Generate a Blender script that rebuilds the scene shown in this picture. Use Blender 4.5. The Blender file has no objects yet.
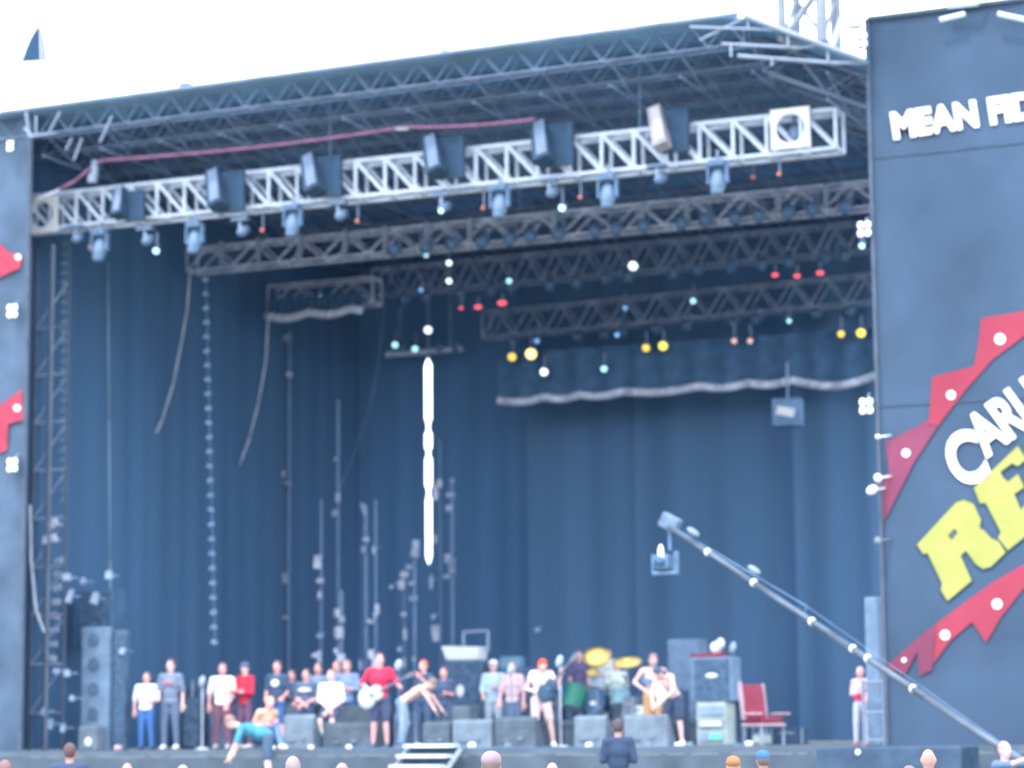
import bpy, bmesh, math, random
from mathutils import Vector, Matrix, noise
random.seed(7)
sc = bpy.context.scene
col = sc.collection
V = Vector
# ------------------------------------------------------------------ camera
W, H = 1024, 768
FPX = 2560.0
PSI = math.radians(24.5); PITCH = math.atan(351/FPX); ROLL = math.radians(0.5)
D0 = 50.0; CAMZ = 1.95; FZ = 1.70
CP = V((D0*math.sin(PSI), -D0*math.cos(PSI), CAMZ))
R0 = V((math.cos(PSI), math.sin(PSI), 0))
FW = V((-math.sin(PSI)*math.cos(PITCH), math.cos(PSI)*math.cos(PITCH), math.sin(PITCH)))
U0 = R0.cross(FW)
RR = R0*math.cos(ROLL) - U0*math.sin(ROLL)
UU = U0*math.cos(ROLL) + R0*math.sin(ROLL)
def ray(u, v): return (FW + RR*((u-512)/FPX) + UU*((384-v)/FPX)).normalized()
def at(u, v, Y):
    d = ray(u, v); return CP + d*((Y-CP.y)/d.y)
def atX(u, v, X):
    d = ray(u, v); return CP + d*((X-CP.x)/d.x)
def px(Y, u=512):   # metres per pixel at that depth
    p = at(u, 600, Y); return (p-CP).dot(FW)/FPX
def xat(u, Y, z=FZ):
    v = 740
    for _ in range(4):
        p = at(u, v, Y); v += (p.z-z)/px(Y, u)
    return at(u, v, Y).x
cam = bpy.data.cameras.new('camera'); co = bpy.data.objects.new('camera', cam); col.objects.link(co)
m3 = Matrix((RR, UU, -FW)).transposed()
co.matrix_world = Matrix.Translation(CP) @ m3.to_4x4()
cam.sensor_width = 36; cam.lens = FPX/W*36; cam.clip_end = 2000; cam.clip_start = .5
cam.dof.use_dof = True; cam.dof.focus_distance = 25.0; cam.dof.aperture_fstop = 1.0
sc.camera = co
# ------------------------------------------------------------------ world and sun
SUN_EL, SUN_AZ = math.radians(60), math.radians(-176)   # direction towards the sun: behind-left of the camera
sdir = V((math.cos(SUN_EL)*math.sin(SUN_AZ), math.cos(SUN_EL)*math.cos(SUN_AZ), math.sin(SUN_EL)))
w = bpy.data.worlds.new('World'); sc.world = w; w.use_nodes = True
nt = w.node_tree; nt.nodes.clear()
out = nt.nodes.new('ShaderNodeOutputWorld'); bg = nt.nodes.new('ShaderNodeBackground')
sky = nt.nodes.new('ShaderNodeTexSky'); sky.sky_type = 'NISHITA'; sky.sun_disc = False
sky.sun_elevation = SUN_EL; sky.sun_rotation = SUN_AZ; sky.dust_density = 4; sky.air_density = 1.5
mix = nt.nodes.new('ShaderNodeMix'); mix.data_type = 'RGBA'; mix.blend_type = 'MIX'
tc = nt.nodes.new('ShaderNodeTexCoord'); nz = nt.nodes.new('ShaderNodeTexNoise'); nz.inputs['Scale'].default_value = 2.2; nz.inputs['Detail'].default_value = 6
rp = nt.nodes.new('ShaderNodeMapRange'); rp.inputs['From Min'].default_value = .3; rp.inputs['From Max'].default_value = .6
rp.inputs['To Min'].default_value = .72; rp.inputs['To Max'].default_value = .97
nt.links.new(tc.outputs['Generated'], nz.inputs['Vector']); nt.links.new(nz.outputs['Fac'], rp.inputs['Value'])
nt.links.new(rp.outputs['Result'], mix.inputs['Factor']); nt.links.new(sky.outputs['Color'], mix.inputs['A'])
mix.inputs['B'].default_value = (30.0, 33.0, 37.5, 1)      # thin bright cloud
nt.links.new(mix.outputs['Result'], bg.inputs['Color']); bg.inputs['Strength'].default_value = .13
nt.links.new(bg.outputs['Background'], out.inputs['Surface'])
sl = bpy.data.lights.new('sun', 'SUN'); sl.energy = 2.8; sl.angle = math.radians(8); sl.color = (1, .95, .88)
so = bpy.data.objects.new('sun', sl); col.objects.link(so); so.rotation_euler = sdir.to_track_quat('Z', 'Y').to_euler()
sc.view_settings.view_transform = 'Standard'; sc.view_settings.look = 'None'; sc.view_settings.exposure = 0
sc.cycles.use_denoising = True; sc.cycles.max_bounces = 6
try: sc.cycles.denoiser = 'OPENIMAGEDENOISE'
except Exception: pass
# ------------------------------------------------------------------ materials
_m = {}
HAZE_LIFT = dict(side_cloth=.12, drape_cloth=.68, backdrop_cloth=.50, roof_skin=1, mast_alu=0, tube_dull=0, box_pale=0, rafter_alu=.2, mid_truss=.1, dim_truss=.15, pale_cable=0, flag_blue=0, border_cloth=.3, gap_black=.15, crowd=0, drum_green=.1, cymbal_brass=0, black_paint=.35, lamp_casing=.45, wing_scrim=0, wing_scrim_worn=0, field_grass=0, bright_truss=0, banner_red=0, banner_red_washed=0, banner_red_l=0, skin=0, skin_sunburnt=0, skin_crowd=0, deck_front=0, seam=0, patch=0, boom_grey=0, wedge_grey=0, wedge_pale=.05, flight_case=.12, deck_ply=.05, cabinet_grey=.15, stack_grey=.15, grille_dark=.2, tread_white=0, banner_outline=.1, girder_alu=.1, steel=.1, lamp_casing_pale=.25, hem_cloth=.2, flood_glass_pale=.1, chair_red=.05, chair_frame=.05)
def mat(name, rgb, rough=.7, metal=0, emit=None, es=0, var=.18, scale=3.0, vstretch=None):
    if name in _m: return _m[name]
    if emit is None:      # blue air haze painted into base colours, mostly stronger inside the stage
        k = HAZE_LIFT.get(name, .12 if name.startswith(('cloth', 'skin', 'print', 'white', 'banner', 'cymbal')) else .42)
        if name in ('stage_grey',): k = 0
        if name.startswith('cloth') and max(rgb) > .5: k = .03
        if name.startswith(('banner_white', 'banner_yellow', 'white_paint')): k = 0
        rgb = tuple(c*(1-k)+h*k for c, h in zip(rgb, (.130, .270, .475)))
    m = bpy.data.materials.new(name); m.use_nodes = True; n = m.node_tree; b = n.nodes['Principled BSDF']
    b.inputs['Roughness'].default_value = rough; b.inputs['Metallic'].default_value = metal
    b.inputs['Specular IOR Level'].default_value = .3
    if emit:
        b.inputs['Base Color'].default_value = (*rgb, 1)
        b.inputs['Emission Color'].default_value = (*emit, 1); b.inputs['Emission Strength'].default_value = es
    else:
        t = n.nodes.new('ShaderNodeTexCoord'); mp = n.nodes.new('ShaderNodeMapping')
        if vstretch: mp.inputs['Scale'].default_value = vstretch
        z = n.nodes.new('ShaderNodeTexNoise'); z.inputs['Scale'].default_value = scale; z.inputs['Detail'].default_value = 5
        r = n.nodes.new('ShaderNodeValToRGB')
        r.color_ramp.elements[0].position = .3; r.color_ramp.elements[1].position = .7
        r.color_ramp.elements[0].color = (*[c*(1-var) for c in rgb], 1)
        r.color_ramp.elements[1].color = (*[min(1, c*(1+var)) for c in rgb], 1)
        n.links.new(t.outputs['Object'], mp.inputs['Vector']); n.links.new(mp.outputs['Vector'], z.inputs['Vector'])
        n.links.new(z.outputs['Fac'], r.inputs['Fac']); n.links.new(r.outputs['Color'], b.inputs['Base Color'])
    _m[name] = m; return m
def lamp(name, rgb, s): return mat(name, tuple(min(.8, c) for c in rgb), .3, emit=rgb, es=s)
M = dict(
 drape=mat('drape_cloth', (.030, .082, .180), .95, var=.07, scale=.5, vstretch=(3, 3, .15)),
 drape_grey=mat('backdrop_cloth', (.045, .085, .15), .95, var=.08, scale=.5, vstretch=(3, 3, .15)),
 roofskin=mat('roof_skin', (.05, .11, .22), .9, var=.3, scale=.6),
 rafter=mat('rafter_alu', (.18, .23, .33), .6, var=.25, scale=1.5),
 girder=mat('girder_alu', (.24, .29, .38), .5, var=.2, scale=1.5),
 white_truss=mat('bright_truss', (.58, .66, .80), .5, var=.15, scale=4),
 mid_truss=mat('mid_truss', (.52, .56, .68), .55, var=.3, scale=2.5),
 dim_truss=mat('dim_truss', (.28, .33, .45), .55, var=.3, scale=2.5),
 black=mat('black_paint', (.030, .070, .135), .6, var=.25),
 casing=mat('lamp_casing', (.10, .16, .26), .45, var=.3),
 casing_lt=mat('lamp_casing_pale', (.12, .17, .25), .4, var=.3),
 hem=mat('hem_cloth', (.74, .76, .88), .9, var=.25, scale=5),
 scrim=mat('wing_scrim', (.050, .088, .152), .95, var=.22, scale=.45),
 scrim_l=mat('wing_scrim_worn', (.072, .115, .185), .95, var=.35, scale=.8),
 red=mat('banner_red', (.31, .045, .08), .9, var=.2, scale=.5),
 red_pale=mat('banner_red_washed', (.20, .05, .10), .9, var=.25, scale=.5),
 print_white=mat('banner_white', (.80, .82, .84), .9, var=.03),
 print_yellow=mat('banner_yellow', (.35, .36, .11), .9, var=.1, scale=2),
 outline=mat('banner_outline', (.06, .09, .07), .9),
 floor=mat('deck_ply', (.09, .12, .155), .85, var=.2, scale=1.2),
 deckfront=mat('deck_front', (.075, .105, .145), .9, var=.25, scale=1.5),
 steel=mat('steel', (.30, .37, .46), .45, .3, var=.2),
 wedge=mat('wedge_grey', (.08, .112, .15), .7, var=.25, scale=4),
 wedge_lt=mat('wedge_pale', (.15, .195, .245), .7, var=.2, scale=4),
 cab=mat('cabinet_grey', (.075, .12, .19), .75, var=.25, scale=5),
 stack=mat('stack_grey', (.17, .25, .36), .75, var=.2, scale=4),
 grille=mat('grille_dark', (.05, .085, .14), .8, var=.3, scale=8),
 white=mat('white_paint', (.74, .77, .80), .6, var=.06),
 tread=mat('tread_white', (.60, .67, .74), .7, var=.15),
 case=mat('flight_case', (.03, .055, .10), .6, var=.25),
 maroon=mat('maroon_case', (.12, .06, .11), .7, var=.25),
 skin=mat('skin', (.80, .52, .47), .6, var=.12, scale=6),
 skin_red=mat('skin_sunburnt', (.82, .43, .41), .6, var=.12, scale=6),
 eye=mat('eye_dark', (.03, .03, .04), .4),
 lip=mat('lip', (.35, .12, .11), .5),
 cym=mat('cymbal_brass', (1.0, .68, .22), .35, .1, var=.1),
 green=mat('drum_green', (.02, .20, .12), .4, var=.2),
 cream=mat('guitar_cream', (.78, .72, .52), .4, var=.06),
 tan=mat('guitar_tan', (.52, .28, .12), .4, var=.1),
 wood=mat('neck_wood', (.18, .10, .06), .5),
 redcable=mat('red_cable', (.42, .05, .09), .6),
 bluecable=mat('blue_cable', (.10, .20, .55), .6),
 cable=mat('grey_cable', (.16, .24, .36), .7),
 palecable=mat('pale_cable', (.55, .60, .72), .7),
 chairred=mat('chair_red', (.26, .02, .05), .6, var=.2),
 chairpink=mat('chair_frame', (.42, .30, .35), .5),
 amppale=mat('amp_cream', (.58, .58, .40), .6),
 grass=mat('field_grass', (.22, .21, .16), 1, var=.35, scale=.4),
)
def cloth(name, rgb): return mat('cloth_'+name, rgb, .9, var=.12, scale=7)
# ------------------------------------------------------------------ mesh helpers
class MB:
    def __init__(s): s.v = []; s.f = []
    def add(s, vs, fs):
        o = len(s.v); s.v += [V(p) for p in vs]; s.f += [[i+o for i in f] for f in fs]; return s
    def box(s, c, d, rot=None, taper=1):
        x, y, z = d[0]/2, d[1]/2, d[2]/2
        vs = [V((sx*x*(taper if sz > 0 else 1), sy*y*(taper if sz > 0 else 1), sz*z)) for sz in (-1, 1) for sy in (-1, 1) for sx in (-1, 1)]
        if rot is not None: vs = [rot @ p for p in vs]
        c = V(c)
        return s.add([p+c for p in vs], [(0,2,3,1),(4,5,7,6),(0,1,5,4),(2,6,7,3),(0,4,6,2),(1,3,7,5)])
    def bar(s, p, q, r, r2=None, n=6, flat=1):
        p, q = V(p), V(q); r2 = r if r2 is None else r2; d = q-p
        if d.length < 1e-6: return s
        d.normalize(); a = d.cross(V((0,0,1)))
        if a.length < .1: a = d.cross(V((0,1,0)))
        a.normalize(); b = d.cross(a); vs = []
        for c, rr in ((p, r), (q, r2)):
            for i in range(n):
                t = 2*math.pi*i/n; vs.append(c + a*math.cos(t)*rr + b*math.sin(t)*rr*flat)
        fs = [(i, (i+1) % n, n+(i+1) % n, n+i) for i in range(n)] + [tuple(range(n))[::-1], tuple(range(n, 2*n))]
        return s.add(vs, fs)
    def path(s, pts, r, n=6):
        for a, b in zip(pts, pts[1:]): s.bar(a, b, r, n=n)
        return s
    def ell(s, c, r, rot=None, nu=14, nv=9):
        vs = []; fs = []; c = V(c)
        for j in range(1, nv):
            ph = math.pi*j/nv
            for i in range(nu):
                th = 2*math.pi*i/nu
                p = V((r[0]*math.sin(ph)*math.cos(th), r[1]*math.sin(ph)*math.sin(th), r[2]*math.cos(ph)))
                vs.append(c + (rot @ p if rot is not None else p))
        t = V((0,0,r[2])); top = len(vs); vs.append(c + (rot @ t if rot is not None else t)); vs.append(c - (rot @ t if rot is not None else t))
        for j in range(nv-2):
            for i in range(nu):
                a, b = j*nu+i, j*nu+(i+1) % nu; fs.append((a, a+nu, b+nu, b))
        for i in range(nu):
            fs.append((top, i, (i+1) % nu)); fs.append((top+1, (nv-2)*nu+(i+1) % nu, (nv-2)*nu+i))
        return s.add(vs, fs)
    def cap(s, p, q, r1, r2):
        s.bar(p, q, r1, r2, n=12); s.ell(p, (r1,)*3, nu=12, nv=8); s.ell(q, (r2,)*3, nu=12, nv=8); return s
    def lathe(s, c, prof, axis=None, n=20):    # prof: (radius, height) along axis
        c = V(c); ax = V(axis or (0,0,1)).normalized(); q = V((0,0,1)).rotation_difference(ax)
        vs = []; fs = []
        for r, h in prof:
            for i in range(n):
                t = 2*math.pi*i/n; vs.append(c + q @ V((r*math.cos(t), r*math.sin(t), h)))
        for j in range(len(prof)-1):
            for i in range(n):
                a, b = j*n+i, j*n+(i+1) % n; fs.append((a, b, b+n, a+n))
        fs.append(tuple(range(n))[::-1]); fs.append(tuple(range((len(prof)-1)*n, len(prof)*n)))
        return s.add(vs, fs)
    def build(s, name, m, parent=None, smooth=False, bevel=0):
        me = bpy.data.meshes.new(name); off = V((0,0,0))
        if parent is not None:
            off = parent.location.copy(); q = parent.parent
            while q is not None: off += q.location; q = q.parent
        me.from_pydata([tuple(p-off) for p in s.v], [], s.f); me.update()
        me.materials.append(m)
        if smooth: me.polygons.foreach_set('use_smooth', [True]*len(me.polygons))
        o = bpy.data.objects.new(name, me); col.objects.link(o)
        if parent is not None: o.parent = parent
        if bevel:
            b = o.modifiers.new('bevel', 'BEVEL'); b.width = bevel; b.segments = 2; b.limit_method = 'ANGLE'
        return o
def build_at(mb, name, m, loc, **k):      # one-mesh thing whose origin is at loc
    loc = V(loc); mb.v = [p-loc for p in mb.v]; o = mb.build(name, m, None, **k); o.location = loc; return o
def tag(o, label=None, cat=None, group=None, kind=None):
    if label: o['label'] = label
    if cat: o['category'] = cat
    if group: o['group'] = group
    if kind: o['kind'] = kind
    return o
def thing(name, loc, label, cat, group=None):
    o = bpy.data.objects.new(name, None); col.objects.link(o); o.location = loc; o.empty_display_size = .2
    return tag(o, label, cat, group)
def copy_tree(o, parent=None):
    c = o.copy(); col.objects.link(c)
    if parent is not None: c.parent = parent
    for ch in [x for x in list(col.objects) if x.parent == o]: copy_tree(ch, c)
    return c
def rotz(a): return Matrix.Rotation(a, 3, 'Z')
# ------------------------------------------------------------------ setting
g = MB()
N = 60
for j in range(N+1):
    for i in range(N+1):
        x = (i/N-.5)*2; y = (j/N-.5)*2; X = math.copysign(abs(x)**2.2, x)*900; Y = math.copysign(abs(y)**2.2, y)*900
        g.v.append(V((X, Y, -.03*0 + (noise.noise(V((X, Y, 0))*.05)*.04 if abs(X) > 60 or abs(Y) > 60 else 0))))
for j in range(N):
    for i in range(N):
        a = j*(N+1)+i; g.f.append((a, a+1, a+N+2, a+N+1))
tag(g.build('ground', M['grass'], smooth=True), kind='structure')
XL, XR, YB = -12.2, 9.6, 16.0
deck = thing('stage_deck', (0, 8, 0), 'long raised grey stage floor with plain dark skirted front edge', 'stage')
MB().box(((XL+XR)/2+1.5, 7.6, FZ-.06), (XR-XL+9, 17.6, .12)).build('deck_floor', M['floor'], deck)
d = MB(); d.box(((XL+XR)/2+1.5, -1.18, (FZ-.125)/2), (XR-XL+8.9, .06, FZ-.127)); d.build('deck_skirt', M['deckfront'], deck)
d = MB()
for i in range(18):
    for yy in (0.5, 8, 15.5): d.box((XL-3+i*1.75, yy, (FZ-.13)/2), (.1, .1, FZ-.14))
d.build('deck_post', M['steel'], deck)
RZ = .55
def riser(u0, u1, y0, y1, h, label):
    x0, x1 = xat(u0, y0), xat(u1, y0)
    t = thing('drum_riser', ((x0+x1)/2, (y0+y1)/2, FZ), label, 'riser', None)
    MB().box(((x0+x1)/2, (y0+y1)/2, FZ+h-.05), (x1-x0, y1-y0, .1)).build('top_board', M['floor'], t)
    MB().box(((x0+x1)/2, (y0+y1)/2, FZ+(h-.1)/2), (x1-x0-.06, y1-y0-.06, h-.104)).build('skirt', M['deckfront'], t)
    return t
riser(436, 560, 6.5, 9.5, RZ, 'low riser under the amplifier with the pale slanted lid')
riser(562, 668, 6.0, 9.5, RZ, 'low riser carrying the drum kit with yellow cymbals')
# ---- drapes
def drape(name, pts, z0, z1, m, label, amp=.022, wl=.9, hole=None, seed=0, kinds=('drape')):
    """pts: polyline (x,y) on the ground; pleated cloth"""
    b = MB(); L = []; tot = 0
    for p, q in zip(pts, pts[1:]):
        p, q = V((*p, 0)), V((*q, 0)); n = max(2, int((q-p).length/.09)); dirn = (q-p).normalized(); nrm = V((-dirn.y, dirn.x, 0))
        for i in range(n + 1):
            s_ = (q-p).length*i/n; t = tot+s_
            f = math.sin(t*2*math.pi/wl + 2*noise.noise(V((t*.4, seed, 0)))) * amp * (.5+.9*abs(noise.noise(V((t*.7, seed+5, 0)))))
            L.append((p+dirn*s_, nrm, f, t))
        tot += (q-p).length
    nz_ = 28
    for j in range(nz_+1):
        k = j/nz_; z = z0+(z1-z0)*k
        for p, nrm, f, t in L:
            sway = noise.noise(V((t*.35, k*1.3, seed)))*.06
            b.v.append(V((p.x, p.y, z)) + nrm*(f*(1.15-.5*k)+sway))
    n = len(L)
    for j in range(nz_):
        for i in range(n-1): b.f.append((j*n+i, j*n+i+1, (j+1)*n+i+1, (j+1)*n+i))
    o = b.build(name, m, smooth=True); return tag(o, label, 'curtain')
ZT = at(430, 215, YB).z+.8
gx = at(428.5, 460, YB).x
drape('return_curtain', [(XL-3.2, .9), (XL+.36, .92)], FZ+.02, at(20, 128, .9).z, M['drape'], 'narrow curtain return behind the scaffold tower at far left', amp=.03, seed=2)
drape('side_curtain', [(XL+.3, .8), (XL+.3, YB+.3)], FZ+.02, at(20, 128, .9).z, mat('side_cloth', (.06, .135, .25), .95, var=.07, scale=.5, vstretch=(3, 3, .15)), 'tall dark blue curtain down the far left side of the stage', seed=1)
# back drape left of the slit: ends with the slit outline
def slit_edge(z):
    # half width of the gap between the two curtains
    zs = [at(428, v, YB).z for v in (565, 497, 492, 456, 453, 431, 428, 358)]
    def bump(z, a, b_, wmax):
        if not a < z < b_: return 0
        t = (z-a)/(b_-a); return wmax*min(1, (math.sin(math.pi*t))*3)
    return max(.045 if zs[1] < z < zs[7]-.1 else 0, bump(z, zs[0], zs[2], .085), bump(z, zs[3]-.85, zs[4], .10)*0, bump(z, zs[2]+.06, zs[4]-.05, .10), bump(z, zs[4]+.07, zs[5], .10), bump(z, zs[6]+.04, zs[7], .10)) 
def back_panel(name, xa, xb, left, m, label, seed):
    b = MB(); nz_ = 260; nx = int((xb-xa)/.08)
    for j in range(nz_+1):
        k = j/nz_; z = FZ+.02+(ZT-FZ-.02)*k; hw = slit_edge(z)
        for i in range(nx+1):
            t = i/nx; x = xa+(xb-xa)*t
            if left and t > .75: x -= hw*(t-.75)/.25
            if not left and t < .12: x += hw*(1-t/.12)
            f = math.sin(x*2*math.pi/.8 + 3*noise.noise(V((x*.5, seed, 0))))*.05*abs(noise.noise(V((x*.9, seed+3, 0)))+.15)*(1.3-.7*k)
            e = min(1, 4*((1-t) if left else t))
            b.v.append(V((x, YB+f*e+noise.noise(V((x*.4, k*1.5, seed)))*.08*e, z)))
    n = nx+1
    for j in range(nz_):
        for i in range(nx): b.f.append((j*n+i, j*n+i+1, (j+1)*n+i+1, (j+1)*n+i))
    return tag(b.build(name, m, smooth=True), label, 'curtain')
x530 = at(531, 500, YB-.5).x
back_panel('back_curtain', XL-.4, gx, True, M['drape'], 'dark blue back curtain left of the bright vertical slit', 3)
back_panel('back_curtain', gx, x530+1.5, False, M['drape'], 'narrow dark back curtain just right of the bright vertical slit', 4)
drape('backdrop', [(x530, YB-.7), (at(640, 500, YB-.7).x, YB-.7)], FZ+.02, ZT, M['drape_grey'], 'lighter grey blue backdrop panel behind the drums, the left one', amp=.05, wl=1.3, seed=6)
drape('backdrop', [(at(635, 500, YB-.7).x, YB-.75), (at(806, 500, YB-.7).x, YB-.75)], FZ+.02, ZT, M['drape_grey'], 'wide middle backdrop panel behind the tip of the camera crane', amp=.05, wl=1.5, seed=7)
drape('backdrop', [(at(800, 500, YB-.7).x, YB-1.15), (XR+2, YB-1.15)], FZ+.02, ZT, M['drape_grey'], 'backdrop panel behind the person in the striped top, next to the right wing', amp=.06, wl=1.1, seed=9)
# ---- roof
roof = thing('stage_roof', (0, 8, 14), 'wide dark stage roof with rows of grey lattice rafters underneath', 'roof')
pa, pb = at(0, 113, -1.2), at(740, 14, -1.2)
pc = at(868, 60, -1.2)
zc = (pa.z+pb.z)/2
def chordline(p, q, x): t = (x-p.x)/(q.x-p.x); return p.z+(q.z-p.z)*t
sk = MB(); nx, ny = 40, 20
xs0, xs1 = pa.x-3, pc.x-.03
def skin_z(x, y):
    z = chordline(pa, pb, x) if x < pb.x else chordline(pb, pc, min(x, pc.x+2))
    back = (y+1.2)/18.5
    return z*(1-.0*back) - (.25*back) 
for j in range(ny+1):
    for i in range(nx+1):
        x = xs0+(xs1-xs0)*i/nx; y = -1.2+18.6*j/ny; sk.v.append(V((x, y, skin_z(x, y))))
for j in range(ny):
    for i in range(nx): a = j*(nx+1)+i; sk.f.append((a, a+nx+1, a+nx+2, a+1))
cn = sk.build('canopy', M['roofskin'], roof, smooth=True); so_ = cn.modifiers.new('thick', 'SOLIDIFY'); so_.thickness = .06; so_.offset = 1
def truss2(mb, p, q, h, depth, bay, r, rw=None, style='w'):
    """box truss: top front chord p->q, height h (down), depth along +Y"""
    rw = rw or r*.6; p, q = V(p), V(q); L = (q-p).length; n = max(2, round(L/bay)); dn = V((0,0,-h)); dp = V((0, depth, 0))
    for o in (V((0,0,0)), dn, dp, dn+dp): mb.bar(p+o, q+o, r)
    for i in range(n+1):
        a = p.lerp(q, i/n)
        for o in (V((0,0,0)), dp):
            if style == 'n' or i in (0, n): mb.bar(a+o, a+o+dn, rw)
        mb.bar(a, a+dp, rw); mb.bar(a+dn, a+dn+dp, rw)
        if i < n:
            b = p.lerp(q, (i+1)/n); c = p.lerp(q, (i+.5)/n)
            for o in (V((0,0,0)), dp):
                if style == 'n': mb.bar(a+o, b+o+dn, rw)
                else: mb.bar(a+o+dn, c+o, rw); mb.bar(c+o, b+o+dn, rw)
            mb.bar(a, b+dp, rw*.8)
    return mb
for k, yy in enumerate((-1.0, .1, 1.2, 2.3, 3.5, 4.8, 6.2, 7.8, 9.6, 11.6, 13.6, 15.4)):
    t = MB(); dz = .05 if k == 0 else .16; zl = skin_z(pa.x-1, yy)-dz; zr = skin_z(pb.x, yy)-dz
    truss2(t, (pa.x-2, yy, zl-.02), (pb.x-.0, yy, zr), .46, .3, .72, .020, .012)
    if k: truss2(t, (pb.x, yy, zr), (pc.x, yy, skin_z(pc.x, yy)-.12), .6, .35, 1.5, .035, .022)
    t.build('rafter', M['rafter'], roof)
for k in range(13):
    x = pa.x+1.0+k*1.45; t = MB()
    t.bar((x, -1.0, skin_z(x, -1)-.5), (x, 15.4, skin_z(x, 15.4)-.5), .022); t.bar((x, -1.0, skin_z(x, -1)-1.0), (x, 15.4, skin_z(x, 15.4)-1.0), .02)
    for q in range(12):
        y0 = -1+q*1.36; t.bar((x, y0, skin_z(x, y0)-.5), (x, y0+1.36, skin_z(x, y0)-1.0), .02)
    t.build('purlin', M['rafter'], roof)
# bright hip girder at the right
t = MB(); h0 = at(745, 16, -1.5); h1 = at(866, 61, -1.5); t.bar(h0, h1, .05); g0 = at(722, 44, -1.4); g1 = at(800, 48, -1.4); t.bar(g0, g1, .035)
g2 = at(738, 56, -1.4); g3 = at(832, 63, -1.4); t.bar(g2, g3, .04); t.bar(at(690, 27, -1.45), at(775, 30, -1.45), .025); t.bar(g3, at(866, 63, -1.4), .04)
for u, v0, v1 in ((748, 18, 30), (788, 32, 48), (828, 47, 63), (731, 44, 57), (772, 58, 66)): t.bar(at(u, v0, -1.45), at(u, v1, -1.45), .028)
t.bar(at(800, 48, -1.4), at(830, 44, -1.4), .03); t.bar(at(700, 40, -1.4), at(745, 18, -1.4), .025)
t.build('hip_girder', M['girder'], roof)
t = MB(); t.bar(at(0, 113, -1.3), at(738, 14, -1.3), .05); t.build('eave_tube', M['rafter'], roof)
# small things poking up on the ridge
t = MB(); t.box(at(186, 87, -1.1), (.22, .2, .14)); t.box(at(446, 54, -1.1), (.14, .2, .14)); t.build('cleat', M['black'], roof)
# left roof corner bracket (pale)
t = MB(); c0 = at(28, 118, -1.6)
for a, b in (((26, 112), (29, 136)), ((29, 137), (56, 133)), ((36, 116), (36, 135)), ((60, 112), (48, 134)), ((24, 128), (34, 137)), ((66, 150), (72, 138)), ((82, 138), (74, 160)), ((112, 116), (100, 142))): t.bar(at(*a, -1.6), at(*b, -1.6), .026)
t.build('corner_bracket', M['girder'], roof)
# mast
mast = thing('roof_mast', at(800, 45, -.5), 'white lattice mast rising above the right end of the roof', 'mast')
t = MB(); A = at(782, 42, -1.0); B = at(822, 42, -1.0); hh = 3.4
for p, q in ((A, 0), (B, 0), (A, 1), (B, 1)): p = p+V((0, .9*q, 0)); t.bar(p, p+V((0, 0, hh)), .085 if p.x < (A.x+B.x)/2 else .11)
t.build('chord', mat('mast_alu', (.22, .25, .30), .5), mast)
for k in range(3):
    t = MB(); a = A+V((0, 0, k*1.05)); b = B+V((0, 0, k*1.05)); up = V((0, 0, 1.05))
    t.bar(a, b+up, .06); t.bar(a+V((0, .9, 0))+up, b+V((0, .9, 0)), .04); t.bar(a, a+up+V((0, .9, 0)), .035); t.bar(b, b+up+V((0, .9, 0)), .035); t.bar(a, b, .04)
    t.build('lacing', mat('mast_alu', (.22, .25, .30), .5), mast)
t = MB(); t.bar(B+V((.2, 0, -.1)), at(842, 18, -1.0), .05); t.build('stay', M['white_truss'], mast)
# hanging white cone bag
c = at(855, 28, -1.5); t = MB(); t.lathe(c, [(.13, 0), (.17, .15), (.2, .6), (.32, 1.2), (.42, 1.9)], n=18)
tag(build_at(t, 'hoist_bag', M['white'], c, smooth=True), 'white tapering cloth bag hanging beside the roof mast', 'bag')
# flag on pole
fb = at(33, 62, 20); pole_base = V((fb.x, 20, 0))
fl = thing('feather_flag', pole_base, 'dark blue fin shaped flag far behind the roof at top left', 'flag')
MB().bar((fb.x, 20, 0), (fb.x, 20, fb.z), .02, n=8).build('pole', M['white'], fl)
t = MB(); pl = [(20, 63), (24, 52), (29, 39), (35, 29), (40, 22), (43, 30), (46, 44), (47, 61)]
t.add([at(u, v, 20) for u, v in pl]+[at(u, v, 20.06) for u, v in pl], [tuple(range(8)), tuple(range(15, 7, -1))]+[(i, (i+1) % 8, 8+(i+1) % 8, 8+i) for i in range(8)])
t.build('sail', mat('flag_blue', (.02, .06, .13), .8), fl)
t = MB(); t.bar(at(41, 24, 19.9), at(42, 60, 19.9), .03); t.build('sail_seam', M['print_white'], fl)
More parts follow.
